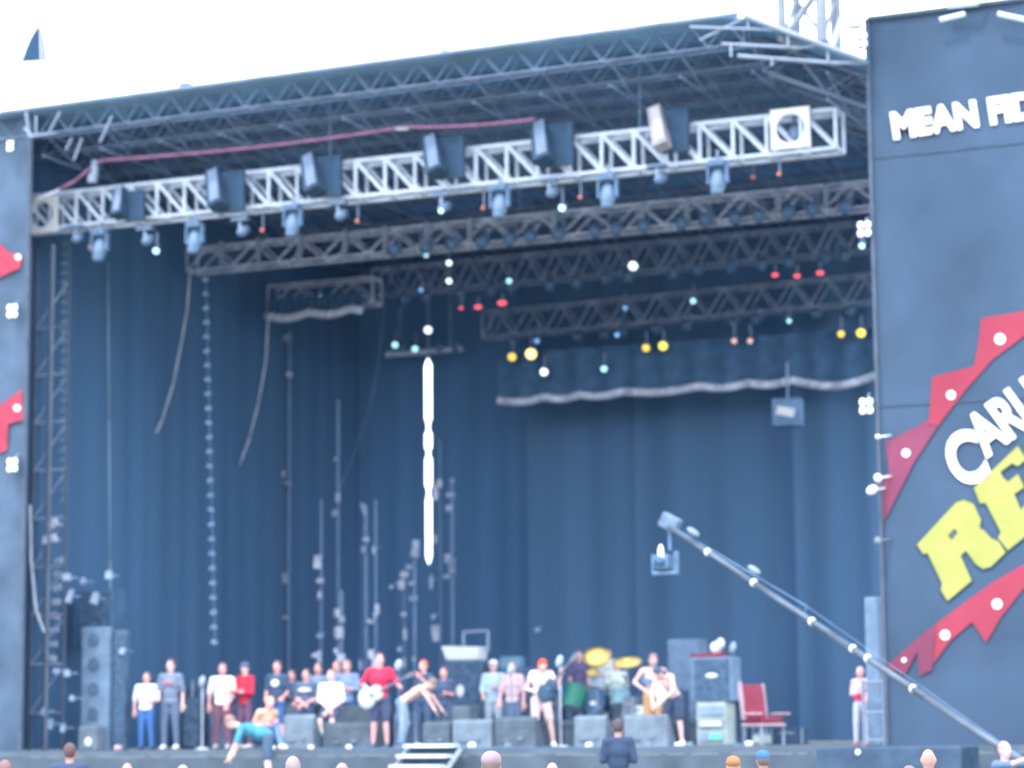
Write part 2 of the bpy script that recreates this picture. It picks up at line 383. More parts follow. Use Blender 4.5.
# ------------------------------------------------------------------ lighting trusses
def lit_truss(name, u0, t0, u1, t1, hpx0, Y, depth, bay, r, rw, m, label, style='w'):
    p = at(u0, t0, Y); q = at(u1, t1, Y); h = hpx0*px(Y, u0)
    c = (p+q)/2 - V((0, 0, h)); th = thing(name, c, label, 'truss', 'lighting trusses hung under the roof')
    truss2(MB(), p, q, h, depth, bay, r, rw, style).build('frame', m, th); return th, p, q, h
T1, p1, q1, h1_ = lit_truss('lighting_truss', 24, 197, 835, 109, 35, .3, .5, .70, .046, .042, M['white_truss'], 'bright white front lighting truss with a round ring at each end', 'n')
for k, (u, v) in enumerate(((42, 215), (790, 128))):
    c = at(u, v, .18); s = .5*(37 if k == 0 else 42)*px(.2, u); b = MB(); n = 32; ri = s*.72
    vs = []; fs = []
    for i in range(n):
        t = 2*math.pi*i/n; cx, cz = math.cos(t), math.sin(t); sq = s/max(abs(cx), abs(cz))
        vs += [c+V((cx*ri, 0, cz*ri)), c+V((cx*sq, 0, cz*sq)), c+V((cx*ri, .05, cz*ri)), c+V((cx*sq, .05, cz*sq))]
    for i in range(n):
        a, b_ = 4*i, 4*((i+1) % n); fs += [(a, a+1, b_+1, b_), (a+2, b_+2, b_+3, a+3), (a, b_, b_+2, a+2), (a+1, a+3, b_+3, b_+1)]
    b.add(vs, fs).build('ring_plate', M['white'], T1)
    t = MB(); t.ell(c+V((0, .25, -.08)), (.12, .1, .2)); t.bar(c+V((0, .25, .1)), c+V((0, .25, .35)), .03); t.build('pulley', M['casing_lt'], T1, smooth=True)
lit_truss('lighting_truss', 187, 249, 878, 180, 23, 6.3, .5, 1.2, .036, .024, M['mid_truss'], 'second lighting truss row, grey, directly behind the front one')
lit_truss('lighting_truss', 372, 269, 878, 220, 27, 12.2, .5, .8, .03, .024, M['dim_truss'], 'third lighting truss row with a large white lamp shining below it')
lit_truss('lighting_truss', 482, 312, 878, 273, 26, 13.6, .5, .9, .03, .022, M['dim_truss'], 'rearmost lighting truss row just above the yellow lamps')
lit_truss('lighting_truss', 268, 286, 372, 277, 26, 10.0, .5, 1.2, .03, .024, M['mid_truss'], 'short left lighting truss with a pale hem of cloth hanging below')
# uprights on the second truss
for u in (222, 258, 300, 345, 385, 427, 470, 554, 642, 687, 778, 826):
    v = 246-(u-187)*.0955
    t = MB(); p = at(u, v-1, 6.1); q = at(u, v+23, 6.1); t.box((p+q)/2, (.11, .06, (p-q).length)); 
    tag(build_at(t, 'truss_clamp', M['girder'], q), None, 'clamp', 'pale upright clamps along the second lighting truss')['label'] = 'pale upright clamp plate on the second lighting truss'
# hang chains for trusses
for u, v, Y in ((26, 197, .4), (330, 163, .4), (640, 130, .4), (200, 246, 6.5), (520, 216, 6.5), (700, 238, 12.4)):
    p = at(u, v, Y); t = MB(); t.bar(p, (p.x, p.y, skin_z(p.x, p.y)-.1), .018); tag(build_at(t, 'hoist_chain', M['cable'], p), None, 'chain', 'hoist chains holding the trusses')['label'] = 'thin hoist chain between a lighting truss and the roof'
# ---- dark flood boxes on the front truss
wide = [(126, 211, -8, .55), (222, 197, -18, .75), (318, 182, -20, .75), (440, 163, -18, .75), (548, 150, -14, .75), (665, 136, -16, .62)]
for k, (u, v, tilt, ww) in enumerate(wide):
    c = at(u-6, v-8, -.1); root = thing('flood_box', c, '', 'floodlight', 'dark tilted flood boxes along the front truss')
    root['label'] = ['dark flood box nearest the left ring plate of the front truss', 'second dark flood box from the left, leaning left on the front truss', 'third dark flood box from the left on the front truss', 'fourth dark flood box from the left, below the red cable', 'fifth flood box, above the small lamp right of centre', 'paler pinkish grey flood box standing above the right part of the front truss'][k]
    R_ = Matrix.Rotation(math.radians(tilt), 3, 'Y') @ Matrix.Rotation(math.radians(-20), 3, 'X')
    hgt = .95 if k else .7
    MB().box(c, (ww*.5, .3, hgt), R_, .9).build('housing', mat('box_pale', (.34, .33, .38), .6) if k == 5 else mat('gap_black', (.018, .040, .075), .9), root, bevel=.02)
    MB().box(c+R_ @ V((.04, -.165, 0)), (ww*.3, .02, hgt*.85), R_).build('front_glass', mat('flood_glass', (.19, .20, .27), .4) if k < 5 else mat('flood_glass_pale', (.50, .48, .52), .4), root)
    MB().box(c+V((.30, .12, -.06)), (ww*.86, .1, hgt*.90)).build('gap_filler', mat('gap_black', (.018, .040, .075), .9), root)  # dark filler panel covering the truss so it reads as a gap
# ---- moving heads
def moving_head(u, v, Y, s, label, pale=True, first=[None]):
    c = at(u, v, Y)
    if first[0] is None:
        r = thing('moving_head', c, label, 'stage light', 'large moving head lamps under the front truss')
        MB().box(c+V((0, 0, .34)), (.34, .3, .12)).build('base', M['casing'], r, bevel=.02)
        t = MB()
        for sx in (-1, 1): t.box(c+V((sx*.2, 0, .12)), (.05, .14, .4))
        t.box(c+V((0, 0, .28)), (.44, .14, .05)); t.build('yoke', M['casing'], r, bevel=.01)
        Rm = Matrix.Rotation(math.radians(-12), 3, 'X')
        hd = MB().ell(c+V((0, 0, -.04)), (.165, .17, .30), Rm, 18, 12).build('head', M['casing_lt'], r, smooth=True)
        MB().lathe(c+Rm @ V((0, 0, -.33)), [(.10, 0), (.13, .05), (.13, .12)], n=16).build('lens', mat('lens_glass', (.12, .17, .25), .15), hd)
        MB().bar(c+V((0, 0, .4)), c+V((0, 0, .62)), .03).build('clamp', M['steel'], r)
        first[0] = r; r.scale = (s,)*3
    else:
        r = copy_tree(first[0]); r.location = c; r['label'] = label; r.scale = (s,)*3
    return r
hl = ['large moving head lamp at the far left, below the left ring plate', 'second moving head lamp from the left under the front truss', 'third moving head lamp from the left under the front truss', 'moving head lamp just left of the cyan lamp at centre', 'moving head lamp just right of the cyan lamp at centre', 'rightmost moving head lamp under the front truss']
for (u, v), l in zip(((100, 248), (195, 240), (293, 223), (500, 204), (608, 194), (718, 180)), hl): moving_head(u, v, .2, .95, l)
# ---- small spots clamped below the front truss
first = None
sl_ = [(145, 238), (240, 229), (338, 213), (441, 205), (549, 190), (657, 176), (75, 236)]
sn = ['first', 'second', 'third', 'fourth', 'fifth', 'sixth', 'extra']
for k, (u, v) in enumerate(sl_):
    c = at(u, v, .1)
    if first is None:
        first = thing('small_spotlight', c, '', 'spotlight', 'small pale spotlights clamped below the front truss')
        MB().box(c+V((0, 0, .2)), (.38, .16, .07)).build('bracket', M['casing_lt'], first, bevel=.01)
        MB().bar(c+V((0, 0, .17)), c+V((0, 0, -.06)), .035).build('stem', M['steel'], first)
        MB().lathe(c+V((.04, -.1, -.12)), [(.07, 0), (.1, .06), (.11, .26)], (.2, .8, .5), 14).build('can', M['casing_lt'], first, smooth=True)
        r = first
    else: r = copy_tree(first); r.location = c
    r['label'] = ['small spotlight between the first two moving heads on the front truss', 'small spotlight between the second and third moving heads', 'small spotlight right of the third moving head from the left', 'small spotlight left of the central moving head, over the light slit', 'small spotlight under the fifth flood box', 'small spotlight under the pale flood box at right', 'small spotlight under the truss end, left of all moving heads'][k]
# ---- lit lamps
def lit(u, v, Y, rad, mm, label, group, back=True):
    c = at(u, v, Y); rad *= .68; r = thing('stage_lamp', c, label, 'stage light', group)
    d = (CP-c).normalized(); d = V((d.x*.6, d.y, d.z-.25)).normalized()
    if back: MB().lathe(c-d*.02, [(rad*1.25, 0), (rad*1.25, -.18), (rad*.8, -.3)], d, 16).build('can', M['black'], r, smooth=True)
    MB().ell(c, (rad, rad, rad*.45), V((0, 0, 1)).rotation_difference(d).to_matrix(), 16, 8).build('lens', mm, r, smooth=True)
    if mm is LR: r.scale = (1.15, 1, .62)
    MB().bar(c-d*.12, c-d*.12+V((0, 0, .38)), .02).build('hook', M['dim_truss'], r)
    return r
LY = lamp('lamp_yellow', (1.0, .78, .10), 1.6); LO = lamp('lamp_amber', (1.0, .62, .10), 1.3); LYW = lamp('lamp_yellow_bright', (1, .88, .30), 2.0)
LC = lamp('lamp_cyan', (.45, .85, 1.0), 1.6); LW = lamp('lamp_white', (.85, .97, 1), 2.2); LR = lamp('lamp_red', (1, .12, .16), 1.5); LP = lamp('lamp_peach', (.9, .5, .42), .9); LB = lamp('lamp_blue', (.22, .50, .95), 1.1)
for u, v, r, m, l in ((512, 357, 6, LO, 'amber lamp at the left end of the yellow lamp pairs'), (531, 354, 8, LYW, 'largest bright yellow lamp near the light slit'), (646, 348, 5.5, LO, 'left lamp of the yellow pair over the middle backdrop'), (663, 346, 6.5, LY, 'right lamp of the yellow pair over the middle backdrop'), (841, 334, 5, LO, 'left lamp of the yellow pair next to the right wing'), (861, 333, 6.5, LY, 'right lamp of the yellow pair next to the right wing')):
    lit(u, v, 12.4, r*px(12.4, u), m, l, 'yellow lamps above the white hem')
for u, v, r, m, l in ((734, 341, 4, LP, 'left dim peach lamp between the yellow pairs'), (750, 341, 4, LP, 'right dim peach lamp between the yellow pairs')):
    lit(u, v, 12.4, r*px(12.4, u), m, l, 'dim peach lamps above the white hem')
for u, v, r, l in ((478, 307, 5, 'left red lamp of the pair left of centre'), (502, 303, 6, 'right red lamp of the pair left of centre'), (461, 308, 3, 'faint red lamp left of the red pair'), (775, 275, 4.5, 'left red lamp of the three at right'), (797, 276, 4.5, 'middle red lamp of the three at right'), (820, 273, 5, 'right red lamp of the three at right')):
    lit(u, v, 11.0, r*px(11.0, u), LR, l, 'red lamps between the truss rows')
for u, v, r, Y, m, l in ((633, 266, 6.5, 11.6, LW, 'large brilliant white lamp below the third truss'), (544, 372, 5.5, 12.3, LW, 'white lamp under the brightest yellow lamp'), (604, 369, 4.5, 12.3, LC, 'cyan lamp between the yellow pairs, above the hem'), (509, 281, 4, 11.8, LC, 'cyan lamp left on the third truss'), (562, 208, 5.5, .5, LC, 'cyan lamp between two moving heads at centre'), (156, 251, 5, .5, LC, 'cyan lamp left, below the first small spotlight'), (320, 298, 5, 9.8, LC, 'bright cyan lamp on the short left truss'), (342, 298, 3.2, 9.8, LC, 'small cyan lamp at the right of the short left truss'), (284, 304, 2.6, 9.8, LB, 'faint blue lamp at the left of the short left truss'), (693, 301, 4, 13.5, LC, 'cyan lamp on the rearmost truss'), (789, 321, 3.2, 13.5, LC, 'small cyan lamp below the rearmost truss at right'), (617, 335, 3.6, 13.5, LB, 'blue lamp left of the middle yellow pair'), (625, 308, 3.2, 13.5, LB, 'small blue lamp on the rearmost truss at centre'), (537, 341, 3.4, 13.5, LB, 'small blue lamp above the brightest yellow lamp'), (426, 255, 3.5, 11.5, LC, 'small pale lamp above the light slit, upper one'), (421, 290, 3, 11.5, LB, 'faint blue lamp above the light slit, lower one'), (449, 263, 4, 11.5, LW, 'white lamp right above the slit, upper of two'), (449, 281, 4, 11.5, LW, 'white lamp right above the slit, lower of two'), (428, 330, 5.5, 14.5, LW, 'white lamp directly on top of the light slit'), (395, 345, 4.5, 14.5, LC, 'leftmost lamp of the small bar at the slit'), (415, 349, 4.5, 14.5, LC, 'second lamp of the small bar at the slit'), (862, 246, 4.5, -.9, LC, 'cyan lamp on the edge of the right wing'), (875, 313, 3, -.9, LC, 'tiny cyan lamp lower on the edge of the right wing'), (441, 211, 4, -.05, LC, 'pale lens under the fourth small spotlight')):
    lit(u, v, Y, r*px(Y, u), m, l, 'small white and cyan lamps in the rig', back=r > 3)
for u, v, Y in ((483, 208, .5), (580, 197, .5), (779, 174, .5), (357, 221, .5), (262, 230, .5), (90, 247, .5), (753, 177, 6)):
    lit(u, v, Y, 3.2*px(Y, u), mat('amber_dull', (.55, .20, .16), .4, emit=(.7, .25, .2), es=.55), 'tiny dull orange indicator lamp under the front truss', 'tiny orange indicator lamps', back=False)
# par cans hanging beneath trusses (dark clutter)
pc_first = None; rnd = random.Random(3); spots = []
for k in range(17): spots.append((395+k*28+rnd.uniform(-6, 6), 6.0, 258-(395+k*28-187)*.0955*1.0+14))
for k in range(16): spots.append((395+k*30+rnd.uniform(-8, 8), 12.0, 304-(395+k*30-372)*.097))
for k in range(12): spots.append((505+k*31+rnd.uniform(-8, 8), 14.0, 347-(505+k*31-482)*.09))
for u, Y, v in spots:
    c = at(u, v, Y)
    if pc_first is None:
        pc_first = r = thing('par_can', c, '', 'stage light', 'dark par cans hanging below the rear trusses')
        MB().lathe(c, [(.13, 0), (.13, .22), (.09, .34), (.03, .38)], (.1, .75, .6), 14).build('can', M['casing'], r, smooth=True)
        t = MB(); t.bar(c+V((-.15, .1, .12)), c+V((-.15, .1, .38)), .014); t.bar(c+V((.15, .1, .12)), c+V((.15, .1, .38)), .014); t.bar(c+V((-.15, .1, .38)), c+V((.15, .1, .38)), .014); t.build('yoke', M['dim_truss'], r)
    else:
        r = copy_tree(pc_first); r.location = c; r.rotation_euler = (0, 0, rnd.uniform(-.6, .6))
    r['label'] = 'dark par can hanging below a rear lighting truss'
# ---- scalloped cloth borders
def border(u0, u1, Y, top, line, m, label, thick):
    """line(u)->v of the scalloped lower edge"""
    loc = at((u0+u1)/2, line((u0+u1)/2), Y); r = thing('border_cloth', loc, label, 'cloth border')
    n = 90; b = MB(); pts = []
    for i in range(n+1):
        u = u0+(u1-u0)*i/n; p = at(u, line(u), Y+.06*math.sin(i*.9)); q = at(u, top(u), Y+.1)
        pts.append(p); b.v += [p, V((p.x, p.y, q.z))]
    for i in range(n): b.f.append((2*i, 2*i+2, 2*i+3, 2*i+1))
    b.build('cloth', mat('border_cloth', (.03, .07, .14), .95), r, smooth=True)
    h = MB()
    for i in range(n): h.bar(pts[i]+V((0, -.05, .02)), pts[i+1]+V((0, -.05, .02)), thick, n=8)
    h.build('hem', m, r, smooth=True)
def hem_line(u):
    k = [(498, 402), (545, 399), (572, 404), (580, 402), (622, 390), (650, 394), (700, 386), (748, 386), (792, 379), (830, 389), (880, 374)]
    sag = 3.4
    brk = [498, 545, 580, 622, 700, 748, 792, 880]
    base = 402+(u-498)*(376-402)/(380)
    for a, b in zip(brk, brk[1:]):
        if a <= u <= b: return base + math.sin(math.pi*(u-a)/(b-a))*(9 if b == 880 else sag) - 1
    return base
border(498, 880, 12.8, lambda u: 355-(u-498)*.07, hem_line, M['hem'], 'dark cloth border with a pale scalloped hem over the backdrop', .10)
border(268, 362, 9.6, lambda u: 300-(u-268)*.08, lambda u: 317-(u-268)*.09+4*abs(math.sin((u-268)*.075)), M['hem'], 'small dark cloth border with pale hem on the short left truss', .10)
t = thing('lamp_bar', at(428, 352, 14.8), 'small pale lamp bar crossing the top of the light slit', 'lamp bar')
b = MB(); P = at(386, 351, 14.9); Q = at(462, 353, 14.9); b.box((P+Q)/2, ((Q-P).length, .12, .12)); b.build('bar', M['hem'], t, bevel=.02)
b = MB(); b.bar(at(400, 351, 14.9), at(400, 300, 14.9), .02); b.bar(at(450, 351, 14.9), at(450, 290, 14.9), .02); b.bar(at(428, 351, 14.9), at(428, 262, 14.9), .03); b.build('hanger', M['dim_truss'], t)
for u in (390, 405, 440, 456): MB().box(at(u, 348, 14.8), (.16, .16, .2)).build('socket', M['casing'], t)
# ---- cables
def cable(name, pts, r, m, label, group=None):
    b = MB(); b.path(pts, r, 8); return tag(build_at(b, name, m, pts[0], smooth=True), label, 'cable', group)
def sag(a, b, s, n=12): return [a.lerp(b, i/n)-V((0, 0, s*4*(i/n)*(1-i/n))) for i in range(n+1)]
cable('red_cable', [at(58, 190, -.3), at(75, 181, -.3), at(98, 162, -.3)]+sag(at(105, 160, -.3), at(405, 127, -.3), .08)+sag(at(405, 127, -.3), at(535, 119, -.3), .05), .035, M['redcable'], 'red cable running along above the front truss')
cable('blue_cable', [at(3, 218, -.9), at(30, 202, -.6), at(60, 190, -.3)], .04, M['palecable'], 'short pale blue cable at the far left end of the front truss')
b = MB(); c = at(95, 168, -.3); b.box(c, (.14, .1, .35)); b.box(c+V((-.05, 0, -.22)), (.2, .12, .2)); tag(build_at(b, 'hoist_motor', M['girder'], c, bevel=.02), 'small pale hoist where the red cable turns down', 'hoist')
b = MB(); c = at(402, 129, -.35); b.box(c, (.25, .08, .06), rotz(.4)); tag(build_at(b, 'cable_clip', mat('clip_tan', (.5, .4, .34), .6), c), 'tan clip on the red cable', 'clip')
def curve_px(pts, Y): return [at(u, v, Y) for u, v in pts]
cable('hanging_cable', curve_px([(190, 272), (187, 310), (181, 345), (173, 385), (162, 420), (149, 450)], 5.8), .022, M['palecable'], 'pale curved cable hanging from the left end of the second truss')
cable('hanging_cable', curve_px([(268, 318), (266, 360), (258, 405), (249, 440), (239, 466)], 9.4), .022, M['palecable'], 'pale curved cable hanging from the short left truss')
cable('hanging_cable', curve_px([(385, 300), (378, 370), (366, 420), (350, 465), (335, 500)], 12), .014, M['cable'], 'faint curved cable left of the light slit')
cable('hanging_cable', curve_px([(108, 262), (109, 420), (110, 560), (111, 628)], 2.0), .016, mat('olive_cable', (.22, .28, .30), .7), 'thin straight cable hanging down to the left speaker stack')
# dotted light strings
def light_string(us, v0, v1, step, Y, r, m, label, name='light_string'):
    a = at(us[0], v0, Y); b_ = at(us[1], v1, Y); t = thing(name, b_, label, 'light string')
    MB().bar(a, b_, .012).build('cord', M['cable'], t)
    n = int((v1-v0)/step)
    for i in range(n+1):
        p = a.lerp(b_, i/n); MB().box(p+V((0, -.03, 0)), (r*2.4, .05, r*1.5), Matrix.Rotation(.25*math.sin(i*2.1), 3, 'Y')).build('bulb', m, t)
light_string((206, 215), 280, 642, 14.2, 4.5, .06, mat('string_white', (.30, .38, .52), .5), 'dotted rope ladder string hanging down the left curtain')
light_string((65, 64), 244, 500, 9.5, 1.5, .05, mat('string_dim', (.30, .38, .50), .5), 'fine dotted string inside the left tower')
light_string((60, 53), 560, 658, 13.5, 1.2, .085, mat('string_bright', (.62, .70, .80), .5), 'string of larger pale blocks low in the left tower')
# faint vertical pipes and drapes near the middle
for k, (u, v0, v1, Y, r, mm) in enumerate(((288, 330, 640, 12, .05, 'dim_truss'), (321, 500, 650, 9, .035, 'mid_truss'), (338, 400, 648, 10, .04, 'dim_truss'), (341, 590, 655, 9, .07, 'mid_truss'), (366, 505, 650, 9.5, .06, 'dim_truss'), (376, 500, 650, 9.5, .04, 'mid_truss'), (415, 545, 655, 10, .05, 'dim_truss'), (441, 440, 640, 13, .03, 'dim_truss'), (453, 480, 650, 12, .05, 'dim_truss'), (404, 570, 650, 12, .04, 'dim_truss'))):
    x = xat(u, Y); ztop = at(u, v0, Y).z; r_ = thing('lighting_stand', (x, Y, FZ), '', 'stand', 'tall thin pipes standing before the back curtain')
    r_['label'] = ['tall faint pipe left of all the others before the back curtain', 'thin speckled pipe behind the seated group', 'tall pipe with a hazy top behind the seated group', 'short thick pipe right behind the person in the blue grey shirt', 'wide pale pipe left of the red shirted guitarist', 'pipe with a white lamp above the red shirted guitarist', 'pipe left of the light slit with a top bracket', 'thin tall pipe right of the light slit', 'thick pipe right of the light slit with two pale brackets', 'short thin pipe over the bending person'][k]
    MB().bar((x, Y, FZ+.04), (x, Y, ztop), r*.85, n=8).build('pipe', mat('pipe_dull', (.17, .22, .32), .6), r_)
    t = MB()
    for a in range(3): t.bar((x, Y, FZ+.3), (x+.35*math.cos(a*2.1), Y+.35*math.sin(a*2.1), FZ+.02), .02)
    t.build('foot', M['casing'], r_)
    t = MB(); rn = random.Random(k*11+1)
    for q in range(6):
        z = ztop-(ztop-FZ-1.8)*rn.random(); MB().box((x+rn.uniform(-.1, .1), Y-.12, z), (rn.uniform(.06, .2), .1, rn.uniform(.08, .3)), rotz(rn.random())).build('bracket', M['mid_truss'] if k % 2 else M['dim_truss'], r_)
for u, v, w_, h_, l in ((451, 562, 9, 4, 'upper pale bracket right of the light slit'), (446, 577, 8, 5, 'lower pale bracket right of the light slit'), (374, 550, 3, 9, 'small white lamp high on the pipe over the guitarist'), (375, 616, 4, 7, 'small white lamp lower on the pipe over the guitarist'), (320, 636, 8, 6, 'pale lamp low behind the seated group'), (391, 587, 4, 4, 'tiny pale lamp left of the light slit'), (431, 582, 4, 17, 'pale blue flap under the light slit'), (433, 617, 4, 7, 'tiny pale flap far below the light slit'), (537, 630, 6, 5, 'small white lamp over the orange haired guitarist')):
    Y = 9.0 if u < 400 else 12.5; s = px(Y, u); c = at(u, v, Y); t = MB(); t.ell(c, (w_*s/2, .06, h_*s/2)); t.bar(c, c+V((0, .3, .1)), .012)
    tag(build_at(t, 'small_lamp', mat('small_pale', (.50, .60, .72), .5), c, smooth=True), l, 'lamp')
# ---- four-lamp blinders (white)
bl = None
for k, (u, v, Y, l) in enumerate(((860, 40, -1.6, 'top four lamp blinder beside the roof mast'), (864, 229, -1.1, 'four lamp blinder halfway up the edge of the right wing'), (866, 406, -1.1, 'lowest four lamp blinder on the edge of the right wing'), (12, 311, -1.3, 'upper white four lamp blinder on the left wing'), (12, 465, -1.3, 'lower white four lamp blinder on the left wing'), (10, 146, -1.3, 'dim blinder at the top of the left wing'))):
    c = at(u, v, Y)
    if bl is None:
        bl = r = thing('blinder', c, l, 'blinder light', 'four lamp blinders on the wings')
        MB().box(c+V((0, .08, 0)), (.40, .12, .40)).build('housing', M['black'], r, bevel=.02)
        for sx in (-1, 1):
            for sz in (-1, 1): MB().ell(c+V((sx*.1, .01, sz*.1)), (.088, .05, .09)).build('bulb', lamp('blinder_white', (.9, .95, 1), 1.0), r, smooth=True)
        MB().bar(c+V((0, .1, .18)), c+V((0, .3, .34)), .02).build('bracket', M['steel'], r)
    else: r = copy_tree(bl); r.location = c; r['label'] = l
    r.scale = (.68, .8, .76) if k < 5 else (.42, .6, .6)
# flood with white face at (790,412)
c = at(788, 413, 11.5); r = thing('projector', c, 'hanging dark square projector with a white patch, below the pale hem', 'projector')
MB().box(c, (.72, .5, .66), rotz(.25)).build('housing', M['casing'], r, bevel=.03)
b = MB(); b.box(c+V((.04, -.3, .0)), (.44, .03, .2), Matrix.Rotation(.25, 3, 'Y')); b.build('face', M['white'], r)
MB().bar(c+V((0, 0, .3)), c+V((0, 0, 1.2)), .03).build('hanger', M['dim_truss'], r)
# ------------------------------------------------------------------ wings
YW = -1.0
def poly_px(mb, pts, Y, hole=None):
    pts3 = [at(u, v, Y) for u, v in pts]; bm = bmesh.new()
    loops = [pts3] + ([[at(u, v, Y) for u, v in hole]] if hole else [])
    es = []
    for L in loops:
        vs = [bm.verts.new(p) for p in L]
        for i in range(len(vs)): es.append(bm.edges.new((vs[i], vs[(i+1) % len(vs)])))
    bmesh.ops.triangle_fill(bm, edges=es, use_beauty=True, use_dissolve=False)
    bm.verts.index_update(); mb.add([v.co for v in bm.verts], [[v.index for v in f.verts] for f in bm.faces]); bm.free(); return mb
def disc_px(mb, u, v, r, Y): return poly_px(mb, [(u+r*math.cos(a*math.pi/8), v+r*math.sin(a*math.pi/8)) for a in range(16)], Y)
wl0 = at(878, 380, YW); wing = thing('stage_wing', (wl0.x, YW, 0), 'large dark printed scrim wing with white, yellow and red lettering at right', 'banner')
b = MB(); top_l, top_r = at(876, 18, YW), at(1024, 1, YW)
zt = top_l.z; nx, nz_ = 70, 80; xw1 = wl0.x+8.5
for j in range(nz_+1):
    for i in range(nx+1):
        x = (wl0.x) + (xw1-wl0.x)*i/nx; z = FZ-.1+(zt-FZ+.1)*j/nz_
        b.v.append(V((x, YW+.03+.014*math.sin(z*7)*0+.012*noise.noise(V((x*.7, z*.5, 4))), z)))
for j in range(nz_):
    for i in range(nx): a = j*(nx+1)+i; b.f.append((a, a+1, a+nx+2, a+nx+1))
b.build('scrim', M['scrim'], wing, smooth=True)
b = MB(); b.bar((wl0.x-.02, YW, FZ-.1), (wl0.x-.02, YW, zt), .045); b.bar((wl0.x, YW, zt), (xw1, YW, zt), .05)
b.build('edge_tube', mat('tube_dull', (.07, .10, .15), .6), wing)
b = MB()
for v in (75, 155, 228, 300, 384, 470, 548, 610, 690):
    p = at(900, v, YW+.3); b.bar((wl0.x, YW+.3, p.z), (xw1, YW+.3, p.z), .03)
for i in range(5): b.bar((wl0.x+.2+i*2, YW+.3, 0), (wl0.x+.2+i*2, YW+.3, zt), .035)
b.build('scaffold', mat('tube_dull', (.07, .10, .15), .6), wing)
for v in (155, 405): p = at(900, v, YW); MB().box(((wl0.x+xw1)/2, YW+.014, p.z), (xw1-wl0.x, .004, .03)).build('seam', mat('seam', (.058, .093, .148), .95), wing)
Yp = YW
up = [(1024, 311), (981, 318), (978, 345), (974, 366), (932, 377), (929, 420), (886, 442), (889, 472), (881, 487), (878, 500), (880, 527), (889, 512), (899, 492), (913, 464), (930, 437), (947, 414), (968, 387), (992, 360), (1024, 336)]
b = MB(); poly_px(b, [(1110, 297), (1024, 311)]+up[1:6]+[(922, 423), (938, 426), (947, 414), (968, 387), (992, 360), (1024, 336), (1110, 270+10)], Yp); b.build('red_flash', M['red'], wing)
b = MB(); poly_px(b, [(921.5, 423.5), (886, 442), (889, 472), (881, 487), (879, 500), (881, 525), (889, 512), (899, 492), (913, 464), (937.5, 426.5)], Yp); b.build('faded_flash', M['red_pale'], wing)
lo = [(1110, 520), (1024, 564), (990, 584), (953, 611), (936, 624), (933, 664), (950, 641), (972, 622), (986, 643), (1001, 617), (1024, 588), (1110, 560)]
b = MB(); poly_px(b, lo, Yp); b.build('red_flash', M['red'], wing)
b = MB(); poly_px(b, [(935.5, 624.3), (920, 636), (885, 667), (905, 675), (917, 652), (919, 676), (932, 670)], Yp); b.build('faded_flash', M['red_pale'], wing)
for u, v, r in ((1000, 339, 5.5), (951, 395, 4.6), (906, 453, 4.2), (997, 604, 5.2), (945, 635, 5), (904, 660, 2.4), (1050, 290, 5)): disc_px(MB(), u, v, r, Yp-.012).build('white_dot', M['print_white'], wing)
RY = [(x/6.4+864, y/6.4+490) for x, y in ((340,350),(380,408),(408,402),(500,595),(493,640),(535,708),(688,580),(617,420),(652,388),(672,412),(715,472),(760,503),(810,490),(905,400),(860,330),(815,312),(770,262),(738,242),(748,190),(700,90),(640,65),(590,80))]
RH = [(x/6.4+864, y/6.4+490) for x, y in ((535,292),(578,245),(603,272),(562,322))]
EY = [(974, 488), (980, 503), (986, 503), (1001, 532), (998, 538), (1008, 550), (1048, 518), (1038, 495), (1026, 503), (1021, 510), (1014, 494), (1024, 487), (1018, 474), (1008, 482), (1003, 478), (1000, 472), (1012, 463), (1018, 466), (1026, 459), (1018, 446)]
def grow(pts, k):
    cx = sum(p[0] for p in pts)/len(pts); cy = sum(p[1] for p in pts)/len(pts); n = len(pts); out_ = []
    ar = sum(pts[i][0]*pts[(i+1) % n][1]-pts[(i+1) % n][0]*pts[i][1] for i in range(n)); sg = 1 if ar > 0 else -1
    for i in range(n):
        a, b_, c_ = V(pts[i-1]), V(pts[i]), V(pts[(i+1) % n]); d1 = (b_-a).normalized(); d2 = (c_-b_).normalized()
        nn = V((d1.y+d2.y, -(d1.x+d2.x))); nn = nn.normalized() if nn.length > .2 else V((d1.y, -d1.x))
        out_.append((b_.x+nn.x*k*sg, b_.y+nn.y*k*sg))
    return out_
b = MB(); poly_px(b, grow(RY, 1.6), Yp-.004); poly_px(b, grow(EY, 1.6), Yp-.004); b.build('letter_outline', M['outline'], wing)
b = MB(); poly_px(b, RY, Yp-.014, RH); b.build('letter_r', M['print_yellow'], wing)
b = MB(); poly_px(b, EY, Yp-.014); b.build('letter_e', M['print_yellow'], wing)
def text_px(s, u, v, size, ang, mtl, name, bold=.03, sx=1, shear=0, Y=Yp-.014, spacing=1, cur=0):
    cu = bpy.data.curves.new('t', 'FONT'); cu.body = s; cu.size = 1; cu.offset = bold; cu.space_character = spacing; cu.shear = shear; cu.resolution_u = 5
    o = bpy.data.objects.new('t', cu); col.objects.link(o); bpy.context.view_layer.update()
    me = bpy.data.meshes.new_from_object(o.evaluated_get(bpy.context.evaluated_depsgraph_get())); bpy.data.objects.remove(o)
    a = math.radians(ang); b = MB(); vs = []
    for vv in me.vertices:
        x, y = vv.co.x*size*sx, vv.co.y*size; y -= cur*x*x
        vs.append(at(u + x*math.cos(a)-y*math.sin(a), v - (x*math.sin(a)+y*math.cos(a)), Y))
    b.add(vs, [tuple(p.vertices) for p in me.polygons]); return b.build(name, mtl, wing)
text_px('MEAN FIDDLER', 893, 138, 35, 8.6, M['print_white'], 'lettering', .058, .90, 0, spacing=1.04)
text_px('C', 957, 488, 72, 22, M['print_white'], 'lettering', .036, .74)
